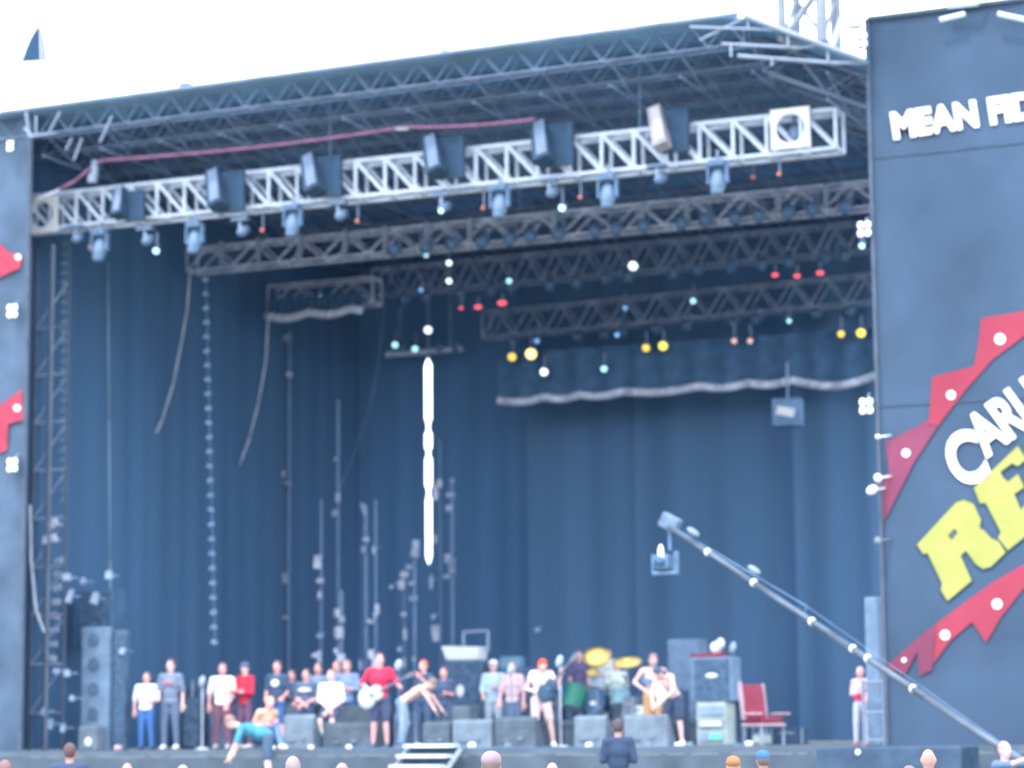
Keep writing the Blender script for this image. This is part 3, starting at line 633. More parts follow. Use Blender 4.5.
text_px('ARLING', 987, 456, 60, 36, M['print_white'], 'lettering', .036, .68, spacing=.95)
text_px('ADING', 1052, 512, 78, 37, M['print_yellow'], 'lettering', .045, .8)
# clips and a strip on the wing edge
for k, (u, v, w_, h_, l) in enumerate(((878, 478, 8, 9, 'white clamp lamp on the wing edge, upper of a pair'), (872, 490, 12, 9, 'white clamp lamp on the wing edge, lower of a pair'), (878, 541, 8, 9, 'pale rag tied to the wing edge'), (878, 437, 5, 5, 'tiny white clip on the wing edge below the blinder'))):
    Y = -1.3; s = px(Y, u); c = at(u, v, Y); t = MB(); t.ell(c, (w_*s/2, .07, h_*s/2), Matrix.Rotation(-.5, 3, 'Y')); t.bar(c, c+V((.15, .3, .05)), .02)
    tag(build_at(t, 'clamp_lamp', M['print_white'] if k != 2 else M['wedge_lt'], c, smooth=True), l, 'clamp lamp')
# things on top of the wing
b = MB(); b.bar(at(948, 6, -1.2), at(978, 3, -1.2), .06); b.bar(at(965, 14, -1.2), at(940, 20, -1.2), .05); b.bar(at(998, 14, -1.2), at(1026, 20, -1.2), .05); b.bar(at(978, 3, -1.2), at(985, -18, -1.2), .05)
tag(build_at(b, 'wing_bracket', M['white_truss'], at(965, 14, -1.2)), 'pale tubes crossing the top of the right wing', 'bracket')
# left wing
XLW = at(26, 400, YW).x
wl = thing('stage_wing', (XLW, YW, 0), 'pale worn scrim wing at the far left edge with red print', 'banner')
b = MB(); zt2 = at(10, 112, YW).z; nx, nz_ = 20, 60; x0 = XLW-6
for j in range(nz_+1):
    for i in range(nx+1):
        x = x0+(XLW-x0)*i/nx; z = FZ-1.0+(zt2-FZ+1.0)*j/nz_; b.v.append(V((x, YW+.05*noise.noise(V((x*.9, z*.6, 8))), z)))
for j in range(nz_):
    for i in range(nx): a = j*(nx+1)+i; b.f.append((a, a+1, a+nx+2, a+nx+1))
b.build('scrim', M['scrim_l'], wl, smooth=True)
b = MB(); poly_px(b, [(-40, 246), (0, 243), (8, 252), (22, 256), (20, 268), (0, 277), (-40, 290)], YW-.06); b.build('red_flash', mat('banner_red_l', (.36, .05, .09), .9, var=.15), wl); b = MB(); poly_px(b, [(-40, 420), (0, 405), (22, 389), (23, 420), (8, 424), (7, 450), (0, 453), (-40, 470)], YW-.06); b.build('red_flash', mat('banner_red_l', (.36, .05, .09), .9, var=.15), wl)
for q in ((18, 257, 3), (17, 408, 3.4)): disc_px(MB(), *q, YW-.07).build('white_dot', M['print_white'], wl)
b = MB(); b.bar((XLW, YW, 0), (XLW, YW, zt2), .06); b.bar((XLW+.22, YW+.6, 0), (XLW+.22, YW+.6, at(50, 245, YW+.6).z), .04); b.build('edge_tube', mat('tube_dull', (.07, .10, .15), .6), wl)
# left scaffold tower behind it
tw = thing('scaffold_tower', (XLW+.9, .6, 0), 'dark scaffold tower just inside the left wing', 'tower')
b = MB()
for u in (33, 47, 66): x = at(u, 500, .8).x; b.bar((x, .8, 0), (x, .8, at(u, 240, .8).z), .04)
b.build('upright', mat('tube_dull', (.07, .10, .15), .6), tw)
b = MB(); x0_, x1_ = at(33, 500, .8).x, at(66, 500, .8).x
for k in range(9): z = 2.5+k*1.05; b.bar((x0_, .8, z), (x1_, .8, z+.0), .03); b.bar((x0_, .8, z), (x1_, .8, z+1.0), .022)
b.build('brace', M['dim_truss'], tw)
b = MB(); b.bar(at(30, 505, .5), at(31, 560, .5), .03); b.bar(at(31, 560, .5), at(36, 610, .5), .03); b.bar(at(36, 610, .5), at(44, 632, .5), .03); b.build('loom', M['palecable'], tw)
for k, (u, v, w_, h_, rot, l, c_) in enumerate(((53, 524, 14, 9, .5, 'upper pale pink lamp in the left tower', 'string_pink'), (50, 539, 19, 9, .15, 'lower and wider pale pink lamp in the left tower', 'string_pink'), (67, 577, 9, 8, 0, 'round pale fitting in the left tower, right of the blocks', 's'), (83, 581, 6, 7, .6, 'small pale hook on the black speaker at left', 's'), (70, 596, 5, 15, -.4, 'tall pale fitting below the hook at left', 's'), (95, 598, 8, 13, -.3, 'pale badge on the black box above the left stack', 's'), (56, 671, 6, 6, 0, 'left pale knob low in the left tower', 's'), (67, 673, 6, 8, 0, 'right pale knob low in the left tower', 's'), (72, 698, 4, 6, 0, 'small pale lamp low in the left tower', 's'), (44, 711, 5, 8, -.4, 'pale connector at the foot of the left tower', 's'), (50, 724, 5, 11, -.2, 'long pale connector at the foot of the left tower', 's'), (63, 728, 4, 9, -.2, 'narrow pale connector beside the left stack', 's'), (123, 651, 6, 7, -.5, 'small bright lamp on top of the dark cabinet at left', 's'), (109, 575, 8, 9, 0, 'pale clamp on the thin cable above the left stack', 's'))):
    Y = .4 if u < 78 else 1.4; s = px(Y, u); c = at(u, v, Y); t = MB(); t.box(c, (w_*s*.9, .12, h_*s*.9), Matrix.Rotation(-rot, 3, 'Y'), .8); t.bar(c, c+V((0, .4, 0)), .015)
    tag(build_at(t, 'tower_lamp', mat('tower_pink', (.70, .66, .72), .5) if c_ == 'string_pink' else mat('tower_pale', (.46, .54, .66), .5), c, bevel=.015), l, 'fitting')
# ------------------------------------------------------------------ boxes / stage gear
def box_px(u0, u1, v0, v1, Y, dep, zbase):
    xa, xb = xat(u0, Y, zbase), xat(u1, Y, zbase); hgt = (v1-v0)*px(Y, (u0+u1)/2); return xa, xb, hgt
def cabinet(name, u0, u1, v0, Y, dep, zb, m, label, cat, cones=0, grille=True, logo=None, group=None):
    xa, xb = xat(u0, Y, zb), xat(u1, Y, zb); ztop = at((u0+u1)/2, v0, Y).z; c = V(((xa+xb)/2, Y+dep/2, zb)); wd = xb-xa; h = ztop-zb
    r = thing(name, c, label, cat, group)
    MB().box((c.x, c.y, zb+h/2), (wd, dep, h)).build('box', m, r, bevel=.025)
    if grille: MB().box((c.x, Y-.012, zb+h/2), (wd*.88, .02, h*.9)).build('grille', M['grille'], r)
    for k in range(cones): MB().lathe((c.x, Y-.05, zb+h*(k+.5)/cones), [(min(wd, h/cones)*.24, 0), (min(wd, h/cones)*.2, .03), (.03, .05)], (0, 1, 0), 18).build('cone', M['cab'], r)
    if logo:
        MB().ell((c.x+logo[0]*wd, Y-.035, zb+h*logo[1]), (logo[2], .015, logo[3])).build('badge', M['white'], r, smooth=True)
    return r, c, wd, h
# left stack
cabinet('speaker_stack', 80, 107, 627, 1.2, .16, FZ, M['stack'], 'tall pale grey speaker stack beside the left tower', 'speaker', 5, False)
cabinet('speaker_stack', 108, 124, 630, 1.42, .2, FZ, M['cab'], 'tall dark speaker cabinet right of the pale stack', 'speaker', 0, True)
cabinet('stage_speaker', 77, 112, 590, 1.9, .6, FZ+2.2, M['black'], 'black box hung above the left speaker stack', 'speaker', 0, True)
cabinet('control_box', 78, 96, 726, .6, .4, FZ, M['wedge_lt'], 'small pale box with a white round lamp at the foot of the left stack', 'box', 0, False, (.1, .35, .09, .1))
cabinet('flight_case', 183, 200, 697, 4, .6, FZ, M['case'], 'dark upright flight case behind the person in the grey shirt', 'case', 0, True)
cabinet('flight_case', 204, 232, 706, 4.4, .6, FZ, M['maroon'], 'low maroon case behind the white shirted person on the left', 'case', 0, False)
cabinet('flight_case', 176, 198, 686, 6.4, .6, FZ, M['cab'], 'dark case with pale items further back, left of the light stand', 'case', 0, True)
def pole_stand(u, v0, Y, label, m, top=True):
    x = xat(u, Y); z1 = at(u, v0, Y).z; r = thing('mic_stand', (x, Y, FZ), label, 'stand')
    MB().bar((x, Y, FZ+.02), (x, Y, z1), .018, n=8).build('pole', m, r)
    MB().lathe((x, Y, FZ), [(.16, 0), (.15, .03), (.03, .05)]).build('base', m, r)
    if top: MB().ell((x, Y-.03, z1+.05), (.07, .07, .13), Matrix.Rotation(.3, 3, 'Y')).build('head', mat('mic_pale', (.55, .62, .70), .5), r, smooth=True)
pole_stand(202, 684, 2.2, 'light stand with a pale head right of the person in the grey shirt', M['palecable'])
pole_stand(155, 664, 6, 'thin stand behind the two people on the far left', M['dim_truss'], False)
pole_stand(192, 680, 6, 'thin pale stand behind the grey shirted person', M['mid_truss'], False)
pole_stand(399, 668, 1.0, 'microphone stand beside the red shirted guitarist', M['cable'])
pole_stand(561, 664, 1.4, 'microphone stand in front of the orange haired guitarist', M['palecable'])
pole_stand(512, 672, 4.5, 'microphone stand left of the orange haired guitarist', M['cable'])
pole_stand(735, 650, 5.5, 'microphone stand right of the amplifier stack', M['cable'])
# long bench case under the seated group
cabinet('bench_case', 280, 378, 706, 3.2, .7, FZ, M['wedge'], 'long grey case used as a bench by the seated group', 'case', 0, False)
# wedges
def wedge(u0, u1, v0, Y, label, m='wedge', zb=FZ):
    xa, xb = xat(u0, Y, zb), xat(u1, Y, zb); h = at((u0+u1)/2, v0, Y).z-zb; x, r = (xa+xb)/2, None
    r = thing('monitor_wedge', (x, Y, zb), label, 'monitor', 'floor monitor wedges along the stage front')
    b = MB(); d = .5; wd = (xb-xa)/2
    b.add([(x-wd, Y, zb), (x+wd, Y, zb), (x+wd, Y+d, zb), (x-wd, Y+d, zb), (x-wd, Y+.02, zb+h*.9), (x+wd, Y+.02, zb+h*.9), (x+wd, Y+.12, zb+h), (x-wd, Y+.12, zb+h), (x-wd, Y+d, zb+.12), (x+wd, Y+d, zb+.12)],
          [(0,1,5,4),(4,5,6,7),(7,6,9,8),(8,9,2,3),(0,3,2,1),(1,2,9,6,5),(0,4,7,8,3)]); b.build('box', M[m], r, bevel=.02)
    b = MB(); b.add([(x-wd*.86, Y+.16, zb+h*.965), (x+wd*.86, Y+.16, zb+h*.965), (x+wd*.86, Y+d-.04, zb+.21), (x-wd*.86, Y+d-.04, zb+.21)], [(0, 1, 2, 3)]); b.build('grille', M['grille'], r)
    MB().box((x+wd*.3, Y-.012, zb+h*.3), (.12, .03, .06)).build('socket', M['wedge_lt'], r); MB().box((x-wd*.4, Y-.012, zb+h*.25), (.16, .03, .04)).build('handle', M['wedge_lt'], r)
wedge(283, 313, 714, .3, 'pale grey monitor wedge left of the seated group', 'wedge_lt')
wedge(322, 372, 722, .6, 'wide grey monitor wedge in front of the seated group')
wedge(422, 450, 721, .4, 'grey monitor wedge right of the bending person')
wedge(452, 491, 719, .3, 'grey monitor wedge at the top of the white steps', 'wedge_lt')
wedge(494, 535, 716, .4, 'grey monitor wedge left of the orange haired guitarist')
wedge(574, 606, 715, .4, 'grey monitor wedge right of the orange haired guitarist', 'wedge_lt')
wedge(624, 667, 714, .4, 'long pale monitor wedge in front of the shirtless drummer', 'wedge_lt')
# amp on riser with slanted lid
r, c, wd, h = cabinet('amplifier', 443, 483, 660, 7.0, .6, FZ+RZ, M['cab'], 'dark amplifier cabinet with a white badge and a pale slanted lid', 'amplifier', 0, True, (-.05, .5, .1, .14))
zt_ = FZ+RZ+h
b = MB(); b.add([(c.x-wd*.42, 7.0, zt_+.002), (c.x+wd*.36, 7.0, zt_+.002), (c.x+wd*.36, 7.5, zt_+.002), (c.x-wd*.42, 7.5, zt_+.002), (c.x-wd*.52, 6.95, zt_+.32), (c.x+wd*.42, 6.95, zt_+.28), (c.x+wd*.42, 7.5, zt_+.3), (c.x-wd*.52, 7.5, zt_+.34)], [(0,1,5,4),(1,2,6,5),(2,3,7,6),(3,0,4,7),(4,5,6,7),(0,3,2,1)]); tag(build_at(b, 'effects_unit', M['white'], (c.x, 7.2, zt_), bevel=.02), 'pale slanted amplifier head on the dark cabinet', 'amplifier')
b = MB(); z2 = zt_+.3; b.path([V((c.x-wd*.12, 7.3, z2)), V((c.x-wd*.12, 7.3, z2+.34)), V((c.x+wd*.5, 7.3, z2+.36)), V((c.x+wd*.5, 7.3, z2-.1))], .035); tag(build_at(b, 'handle_frame', M['girder'], (c.x, 7.3, z2)), 'pale tubular frame standing on the slanted amplifier head', 'frame')
cabinet('amplifier', 500, 533, 668, 7.0, .6, FZ+RZ, M['cab'], 'dark amplifier cabinet behind the orange haired guitarist', 'amplifier', 0, True, (-.2, .25, .07, .07))
b = MB(); c = V((xat(513, 7.2), 7.2, at(513, 668, 7).z)); b.box(c+V((0, 0, .13)), (.5, .3, .26)); tag(build_at(b, 'effects_unit', mat('teal_grey', (.13, .24, .27), .6), c, bevel=.02), 'small teal grey amplifier head on the cabinet left of the orange hair', 'amplifier')
cabinet('keyboard_case', 438, 470, 706, 5.2, .5, FZ, M['wedge_lt'], 'pale low case standing in front of the amplifier riser', 'case', 0, False)
# right stack
cabinet('amplifier', 669, 700, 639, 8.5, .6, FZ, M['stack'], 'tall rear amplifier cabinet behind the bending shirtless person', 'amplifier', 0, False, None)
r, c, wd, h = cabinet('amplifier_rack', 697, 727, 702, 5.0, .6, FZ, M['amppale'], 'cream equipment rack with green light under the grey cabinet', 'rack', 0, False)
b = MB()
for k in range(3): b.box((c.x, 4.98, FZ+h*(.2+.3*k)), (wd*.82, .04, h*.2))
b.build('unit', mat('rack_unit', (.30, .36, .42), .5), r)
MB().box((c.x+wd*.15, 4.95, FZ+h*.2), (wd*.4, .03, .1)).build('display', mat('green_display', (.1, .5, .3), .4, emit=(.15, .75, .4), es=.7), r)
b = MB(); b.box((c.x, 4.95, FZ+h*.5), (wd*.7, .03, .09)); b.build('front_strip', M['white'], r)
r2, c2, wd2, h2 = cabinet('amplifier', 692, 732, 657, 5.0, .6, FZ+h+.01, M['stack'], 'grey guitar cabinet with a white badge standing on the cream rack', 'amplifier', 0, True, (.02, .58, .14, .05))
b = MB(); z = FZ+h+.01+h2; b.box((c2.x-.1, 5.2, z+.04), (.7, .4, .07)); tag(build_at(b, 'red_cloth', M['chairred'], (c2.x-.1, 5.2, z)), 'red cloth lying on top of the grey guitar cabinet', 'cloth')
b = MB(); b.ell((c2.x+.04, 5.2, z+.2), (.13, .1, .13)); b.ell((c2.x+.16, 5.15, z+.28), (.09, .08, .12)); tag(build_at(b, 'white_towel', M['white'], (c2.x, 5.2, z+.08), smooth=True), 'bundled white towel on the red cloth', 'towel')
cabinet('flight_case', 668, 682, 690, 6.6, .5, FZ, M['case'], 'dark trunk behind the legs of the bending shirtless person', 'case', 0, False)
cabinet('amplifier', 728, 741, 700, 5.6, .5, FZ, M['case'], 'narrow dark case right of the cream rack', 'case', 0, False)
# pieces of tower at right end
cabinet('speaker_stack', 868, 882, 597, .2, .5, FZ, M['stack'], 'tall narrow grey speaker column at the left edge of the right wing', 'speaker', 0, False)
b = MB(); X = xat(877, .0)
for dx in (-.22, .16): b.bar((X+dx, -.05, FZ), (X+dx, -.05, FZ+1.2), .03)
for z in (.1, .6, 1.15): b.bar((X-.22, -.05, FZ+z), (X+.16, -.05, FZ+z), .025)
tag(build_at(b, 'steel_frame', M['girder'], (X, -.05, FZ)), 'small pale steel frame beside the person in the striped top', 'frame')
# dark platform in front right
cabinet('barrier_box', 818, 964, 747, -3.2, 1.2, 0, M['case'], 'long dark platform in front of the stage at right', 'platform', 0, False, (-.2, .95, .05, .05))
# steps
st = thing('steps', (xat(432, -1.6), -2.0, 0), 'flight of steps with bright white treads leading up to the stage', 'steps')
for k in range(7):
    z = FZ+.06-.19*k; y = -1.42-.3*k; x0_, x1_ = xat(409, -1.3), xat(459, -1.3)
    MB().box(((x0_+x1_)/2, y, z), (x1_-x0_, .26, .06)).build('tread', M['tread'], st)
    MB().box(((x0_+x1_)/2, y+.12, z-.1), (x1_-x0_-.06, .02, .14)).build('riser_board', M['case'], st)
for xx in (xat(409, -1.3)-.03, xat(459, -1.3)+.03):
    b = MB(); b.bar((xx, -1.32, FZ-.02), (xx, -3.4, .35), .05); b.build('stringer', M['steel'], st)
# small clutter on deck
for k, (u, v, Y, s, l, mm) in enumerate(((118, 747, -.7, .13, 'pink white bag on the stage edge at left', 'chairpink'), (311, 744, -.5, .09, 'small white cup at the edge left of the seated group', 'white'), (349, 742, -.5, .09, 'white shoe like object in front of the wide wedge', 'white'), (472, 739, -.2, .12, 'white paper set list on the stage edge by the steps', 'white'), (508, 737, 0, .12, 'pale tape roll in front of the wedge left of the guitarist', 'wedge_lt'), (589, 737, 0, .10, 'white cup right of the guitarist in orange hair', 'white'), (648, 738, 0, .10, 'pale cup in front of the long wedge', 'wedge_lt'), (749, 741, .5, .11, 'white box by the foot of the red chair', 'white'), (762, 730, 3.2, .28, 'pale yellow bag under the red chair', 'amppale'), (690, 738, .2, .1, 'flat pale pad next to the white sneakers', 'wedge_lt'))):
    s *= .7; x = xat(u, Y); b = MB(); b.lathe((x, Y, FZ+.001), [(s*.8, 0), (s, s*.4), (s*.9, s*1.1), (s*.5, s*1.3)], n=14)
    tag(build_at(b, 'clutter_item', M[mm], (x, Y, FZ), smooth=True), l, ['bag', 'cup', 'shoe', 'paper', 'tape', 'cup', 'cup', 'box', 'bag', 'pad'][k])
# red chair
cx, cy = xat(764, 3.2), 3.2; ch = thing('armchair', (cx, cy, FZ), 'red cushioned chair with pale frame on the right of the stage', 'chair')
Rc = rotz(math.radians(60))
def cb(m_, name, c, d, par=ch, rx=0, bevel=.03):
    R_ = Rc @ Matrix.Rotation(rx, 3, 'X'); return MB().box(V((cx, cy, FZ)) + Rc @ V(c), d, R_).build(name, M[m_], par, bevel=bevel)
cb('chairred', 'seat', (0, 0, .50), (.55, .55, .12)); cb('chairred', 'backrest', (0, .30, .88), (.50, .1, .66), rx=-.14)
cb('chairpink', 'back_frame', (-.3, .3, .88), (.08, .09, .78), rx=-.14); cb('chairpink', 'back_frame', (.3, .3, .88), (.05, .08, .7), rx=-.14)
cb('chairpink', 'seat_frame', (0, -.0, .40), (.66, .64, .07)); cb('chairpink', 'armrest', (.36, -.1, .62), (.08, .55, .05)); cb('chairpink', 'armrest', (-.36, -.1, .62), (.08, .55, .05))
for sx in (-1, 1):
    for sy in (-1, 1): cb('steel', 'leg', (sx*.28, sy*.26, .18), (.045, .045, .36), bevel=.005)
# ---- drum kit
dk = V((xat(600, 7.2), 7.2, FZ+RZ)); kit = thing('drum_kit', dk, 'drum kit with dark bass drum and two yellow brass cymbals on the riser', 'drum kit')
def drum(u, v, Y, rad, ln, m, axis, name='drum'):
    c = at(u, v, Y); o = MB().lathe(c, [(rad*.96, -ln/2), (rad, -ln/2+.02), (rad, ln/2-.02), (rad*.96, ln/2)], axis, 24).build(name, m, kit, smooth=False)
    q = V(axis).normalized(); MB().lathe(c-q*(ln/2+.002), [(rad*.9, -.01), (rad*.9, 0)], axis, 24).build('drum_head', mat('drum_skin', (.55, .60, .62), .6), o) if m is not M['black'] else MB().ell(c-q*(ln/2+.01)+V((0, 0, -.03)), (.08, .01, .05)).build('drum_badge', M['white'], o); return o
bd = drum(597, 702, 7.0, .27, .45, M['black'], (0, 1, .0), 'bass_drum'); drum(575, 697, 6.7, .24, .5, M['green'], (.2, .4, 1), 'floor_tom'); drum(597, 684, 7.1, .18, .25, mat('tom_white', (.55, .58, .60), .5), (.1, .6, 1), 'tom'); drum(620, 699, 7.0, .21, .36, mat('tom_green', (.22, .40, .34), .5), (-.1, .5, 1), 'tom')
def cymbal(u, v, Y, rad, axis, zb):
    c = at(u, v, Y); MB().lathe(c, [(rad, 0), (rad*.5, .025), (rad*.2, .045), (rad*.1, .09), (.01, .1)], axis, 28).build('cymbal', M['cym'], kit, smooth=True)
    t = MB(); t.bar((c.x, c.y, zb+.02), c, .013)
    for a in range(3): t.bar((c.x, c.y, zb+.35), (c.x+.25*math.cos(a*2.1), c.y+.25*math.sin(a*2.1), zb+.01), .01)
    t.build('cymbal_stand', M['steel'], kit)
cymbal(597, 657, 6.7, .30, (.35, -.85, .75), FZ+RZ); cymbal(627, 662, 6.5, .32, (.1, -.45, 1), FZ+RZ); cymbal(593, 672, 6.9, .15, (.2, -.6, .8), FZ+RZ)
# ------------------------------------------------------------------ people
dg = bpy.context.evaluated_depsgraph_get
def remesh(mb, vox):
    me = bpy.data.meshes.new('tmp'); me.from_pydata([tuple(p) for p in mb.v], [], mb.f); o = bpy.data.objects.new('tmp', me); col.objects.link(o)
    m = o.modifiers.new('r', 'REMESH'); m.mode = 'VOXEL'; m.voxel_size = vox
    s = o.modifiers.new('s', 'SMOOTH'); s.factor = .6; s.iterations = 4
    bpy.context.view_layer.update(); r = bpy.data.meshes.new_from_object(o.evaluated_get(dg())); bpy.data.objects.remove(o); bpy.data.meshes.remove(me)
    return r
def mesh_mb(me): b = MB(); b.v = [v.co.copy() for v in me.vertices]; b.f = [list(p.vertices) for p in me.polygons]; bpy.data.meshes.remove(me); return b
def person(loc, yaw, label, hgt=1.78,  lean=0, side=0, pz=.95, head_yaw=0, head_pitch=0, el=None, er=None, wl=None, wr=None, kl=None, kr=None, al=None, ar=None,
           shirt=None, sleeves=.5, trousers=(.05, .07, .12), short=False, shoes=(.6, .62, .65), hair=(.10, .07, .05), hat=None, skin='skin', group=None, longhair=False, skirted=False, girth=1.0, cat='person', back_only=False, logo=None, socks=None):
    s = hgt/1.78*(1.03 if loc[2] > 1 else 1)
    T = Matrix.Translation((0, 0, pz)) @ Matrix.Rotation(math.radians(side), 4, 'Y') @ Matrix.Rotation(math.radians(lean), 4, 'X')
    def tp(x, y, z): return T @ V((x, y, z))
    Rt = T.to_3x3()
    hip = [V((sx*.09, 0, pz-.03)) for sx in (-1, 1)]
    sh = [tp(sx*.185*girth, 0, .48) for sx in (-1, 1)]
    EL = [V(er) if er else tp(-.225*girth, .03, .21), V(el) if el else tp(.225*girth, .03, .21)]
    pr = random.Random(sum(map(ord, label)))
    if er is None and wr is None and abs(lean) < 5: er = tp(-.235*girth, .05-.08*pr.random(), .21); wr = er+(V((.06, -.20, -.12)), V((-.02, -.10, -.24)), V((.16, -.17, .02)), V((0, -.02, -.26)))[pr.randrange(4)]
    if el is None and wl is None and abs(lean) < 5: el = tp(.235*girth, .05-.08*pr.random(), .21); wl = el+(V((-.06, -.19, -.13)), V((.02, -.08, -.25)), V((-.15, -.18, .03)), V((0, -.02, -.26)))[pr.randrange(4)]
    if er is not None: EL[0] = V(er)
    if el is not None: EL[1] = V(el)
    WR = [V(wr) if wr else (EL[0]+V((-.01, -.06, -.25))), V(wl) if wl else (EL[1]+V((.01, -.06, -.25)))]
    KN = [V(kr) if kr else V((-.11, -.01, .50*pz/.95)), V(kl) if kl else V((.11, -.01, .50*pz/.95))]
    AN = [V(ar) if ar else V((-.13, .03, .085)), V(al) if al else V((.13, .03, .085))]
    neck = tp(0, 0, .53); Hd = neck + (Rt @ Matrix.Rotation(math.radians(head_pitch), 3, 'X')) @ V((0, -.02, .165))
    RH_ = Rt @ Matrix.Rotation(math.radians(head_pitch), 3, 'X') @ Matrix.Rotation(math.radians(head_yaw), 3, 'Z')
    b = MB()
    b.ell(tp(0, 0, .02), (.155*girth, .105*girth, .12), Rt); b.ell(tp(0, 0, .17), (.135*girth, .1*girth, .17), Rt); b.ell(tp(0, 0, .34), (.165*girth, .112*girth, .17), Rt)
    b.cap(sh[0].lerp(sh[1], .08), sh[0].lerp(sh[1], .92), .065, .065); b.cap(tp(0, 0, .44), neck.lerp(Hd, .45), .062, .055)
    b.ell(Hd, (.077, .095, .118), RH_); b.ell(Hd+RH_ @ V((0, -.035, -.07)), (.052, .055, .045), RH_)
    b.cap(Hd+RH_ @ V((0, -.088, .015)), Hd+RH_ @ V((0, -.112, -.022)), .011, .016)
    for sx in (-1, 1): b.ell(Hd+RH_ @ V((sx*.079, .01, -.005)), (.014, .022, .034), RH_)
    for i in (0, 1):
        b.cap(sh[i], EL[i], .052, .040); b.cap(EL[i], WR[i], .040, .027)
        b.cap(hip[i], KN[i], .088*girth, .058); b.cap(KN[i], KN[i].lerp(AN[i], .35), .055, .056); b.cap(KN[i].lerp(AN[i], .35), AN[i], .056, .036)
        f = V((0, -1, 0)); b.cap(AN[i]+V((0, .03, -.04)), AN[i]+f*.17+V((0, 0, -.055)), .04, .028)
    body = mesh_mb(remesh(b, .017))
    # hands
    for i in (0, 1):
        d = (WR[i]-EL[i]).normalized(); a = d.cross(V((0, 1, .2))); a.normalize(); n2 = d.cross(a).normalized(); sg = -1 if i == 0 else 1
        body.cap(WR[i]-d*.02, WR[i]+d*.03, .027, .03); Rp = Matrix((a, n2, d)).transposed(); body.box(WR[i]+d*.055, (.078, .028, .085), Rp)
        for k in range(4):
            r0 = WR[i]+d*.09+a*(-.03+.02*k); l1 = (.036, .044, .041, .031)[k]; m_ = r0+d*l1+n2*.006; body.bar(r0, m_, .0095, .0088); body.bar(m_, m_+d*l1*.6+n2*.022*sg, .0088, .0065)
        t0 = WR[i]+d*.035+a*.036; t1 = t0+(a*.8+d).normalized()*.04; body.bar(t0, t1, .012, .010); body.bar(t1, t1+(d+n2*.3).normalized()*.028, .010, .007)
    nskin = len(body.f)
    for sx in (-1, 1): body.ell(Hd+RH_ @ V((sx*.032, -.083, .02)), (.013, .008, .008), RH_, 8, 6)
    ne = len(body.f)
    body.ell(Hd+RH_ @ V((0, -.083, -.055)), (.026, .01, .008), RH_, 8, 6)
    def put(mb):
        mb.v = [p*s for p in mb.v]; return mb
    put(body); me = bpy.data.meshes.new('person'); me.from_pydata([tuple(p) for p in body.v], [], body.f)
    me.materials.append(M[skin]); me.materials.append(M['eye']); me.materials.append(M['lip'])
    for p in me.polygons:
        p.use_smooth = True
        if p.index >= ne: p.material_index = 2
        elif p.index >= nskin: p.material_index = 1
    root = bpy.data.objects.new('person', me); col.objects.link(root); root.location = loc; root.rotation_euler = (0, 0, math.radians(yaw)); tag(root, label, cat, group)
    def child(mb, name, mtl, vox=.02, rm=True):
        if rm: mb = mesh_mb(remesh(mb, vox))
        put(mb); m2 = bpy.data.meshes.new(name); m2.from_pydata([tuple(p) for p in mb.v], [], mb.f); m2.materials.append(mtl)
        m2.polygons.foreach_set('use_smooth', [True]*len(m2.polygons)); o = bpy.data.objects.new(name, m2); col.objects.link(o); o.parent = root; return o
    key = '%02d%02d%02d'
    def cm(rgb): return cloth('%.2f_%.2f_%.2f' % tuple(rgb), rgb)
    if shirt:
        b = MB(); b.ell(tp(0, 0, .0), (.172*girth, .128*girth, .10), Rt); b.ell(tp(0, 0, .17), (.160*girth, .127*girth, .18), Rt); b.ell(tp(0, 0, .34), (.186*girth, .135*girth, .17), Rt)
        b.cap(sh[0].lerp(sh[1], .05), sh[0].lerp(sh[1], .95), .083, .083); b.cap(tp(0, 0, .44), tp(0, 0, .51), .08, .07)
        for i in (0, 1):
            q = sh[i].lerp(EL[i], min(1, sleeves*2)); b.cap(sh[i], q, .066, .057)
            if sleeves > .5: b.cap(EL[i], EL[i].lerp(WR[i], (sleeves-.5)*2*.95), .060, .046)
        so2 = child(b, 'shirt', cm(shirt))
        if logo:
            rgb, lx, lz, lw, lh = logo; o = child(MB().ell(tp(lx, -.142*girth, lz), (lw, .012, lh), Rt), 'shirt_print', cm(rgb), rm=False); o.parent = so2
    if trousers:
        b = MB(); b.ell(tp(0, 0, -.01), (.165*girth, .122*girth, .105), Rt if abs(lean) < 20 else None)
        for i in (0, 1):
            if short: q = hip[i].lerp(KN[i], .85); b.cap(hip[i], q, .107*girth, .088)
            else: b.cap(hip[i], KN[i], .104*girth, .078); b.cap(KN[i], KN[i].lerp(AN[i], .93), .076, .062)
        child(b, 'shorts' if short else 'trousers', cm(trousers))
    if socks:
        for i in (0, 1): child(MB().bar(AN[i]+V((0, 0, -.02)), KN[i].lerp(AN[i], .35), .048, .066, n=12), 'sock', cm(socks), rm=False)
    if shoes:
        for i in (0, 1):
            b = MB(); b.cap(AN[i]+V((0, .035, -.035)), AN[i]+V((0, -.18, -.045)), .052, .042); b.cap(AN[i]+V((0, .02, 0)), AN[i]+V((0, -.05, -.03)), .052, .05)
            child(b, 'shoe', cm(shoes))
    if hair:
        b = MB(); b.ell(Hd+RH_ @ V((0, .02, .025)), (.09, .097, .115), RH_)
        if longhair:
            b.ell(Hd+RH_ @ V((0, .05, -.08)), (.095, .06, .14), RH_)
        child(b, 'hair', cm(hair), .016)
    if hat:
        b = MB(); b.ell(Hd+RH_ @ V((0, .012, .055)), (.098, .112, .085), RH_); b.ell(Hd+RH_ @ V((0, -.11, .045)), (.07, .085, .012), RH_); child(b, 'cap', cm(hat), .014)
    return root
def on(u, Y, z=FZ): return (xat(u, Y, z), Y, z)
FY = -24   # yaw so that a figure faces the camera is about +24 (camera is to the right)
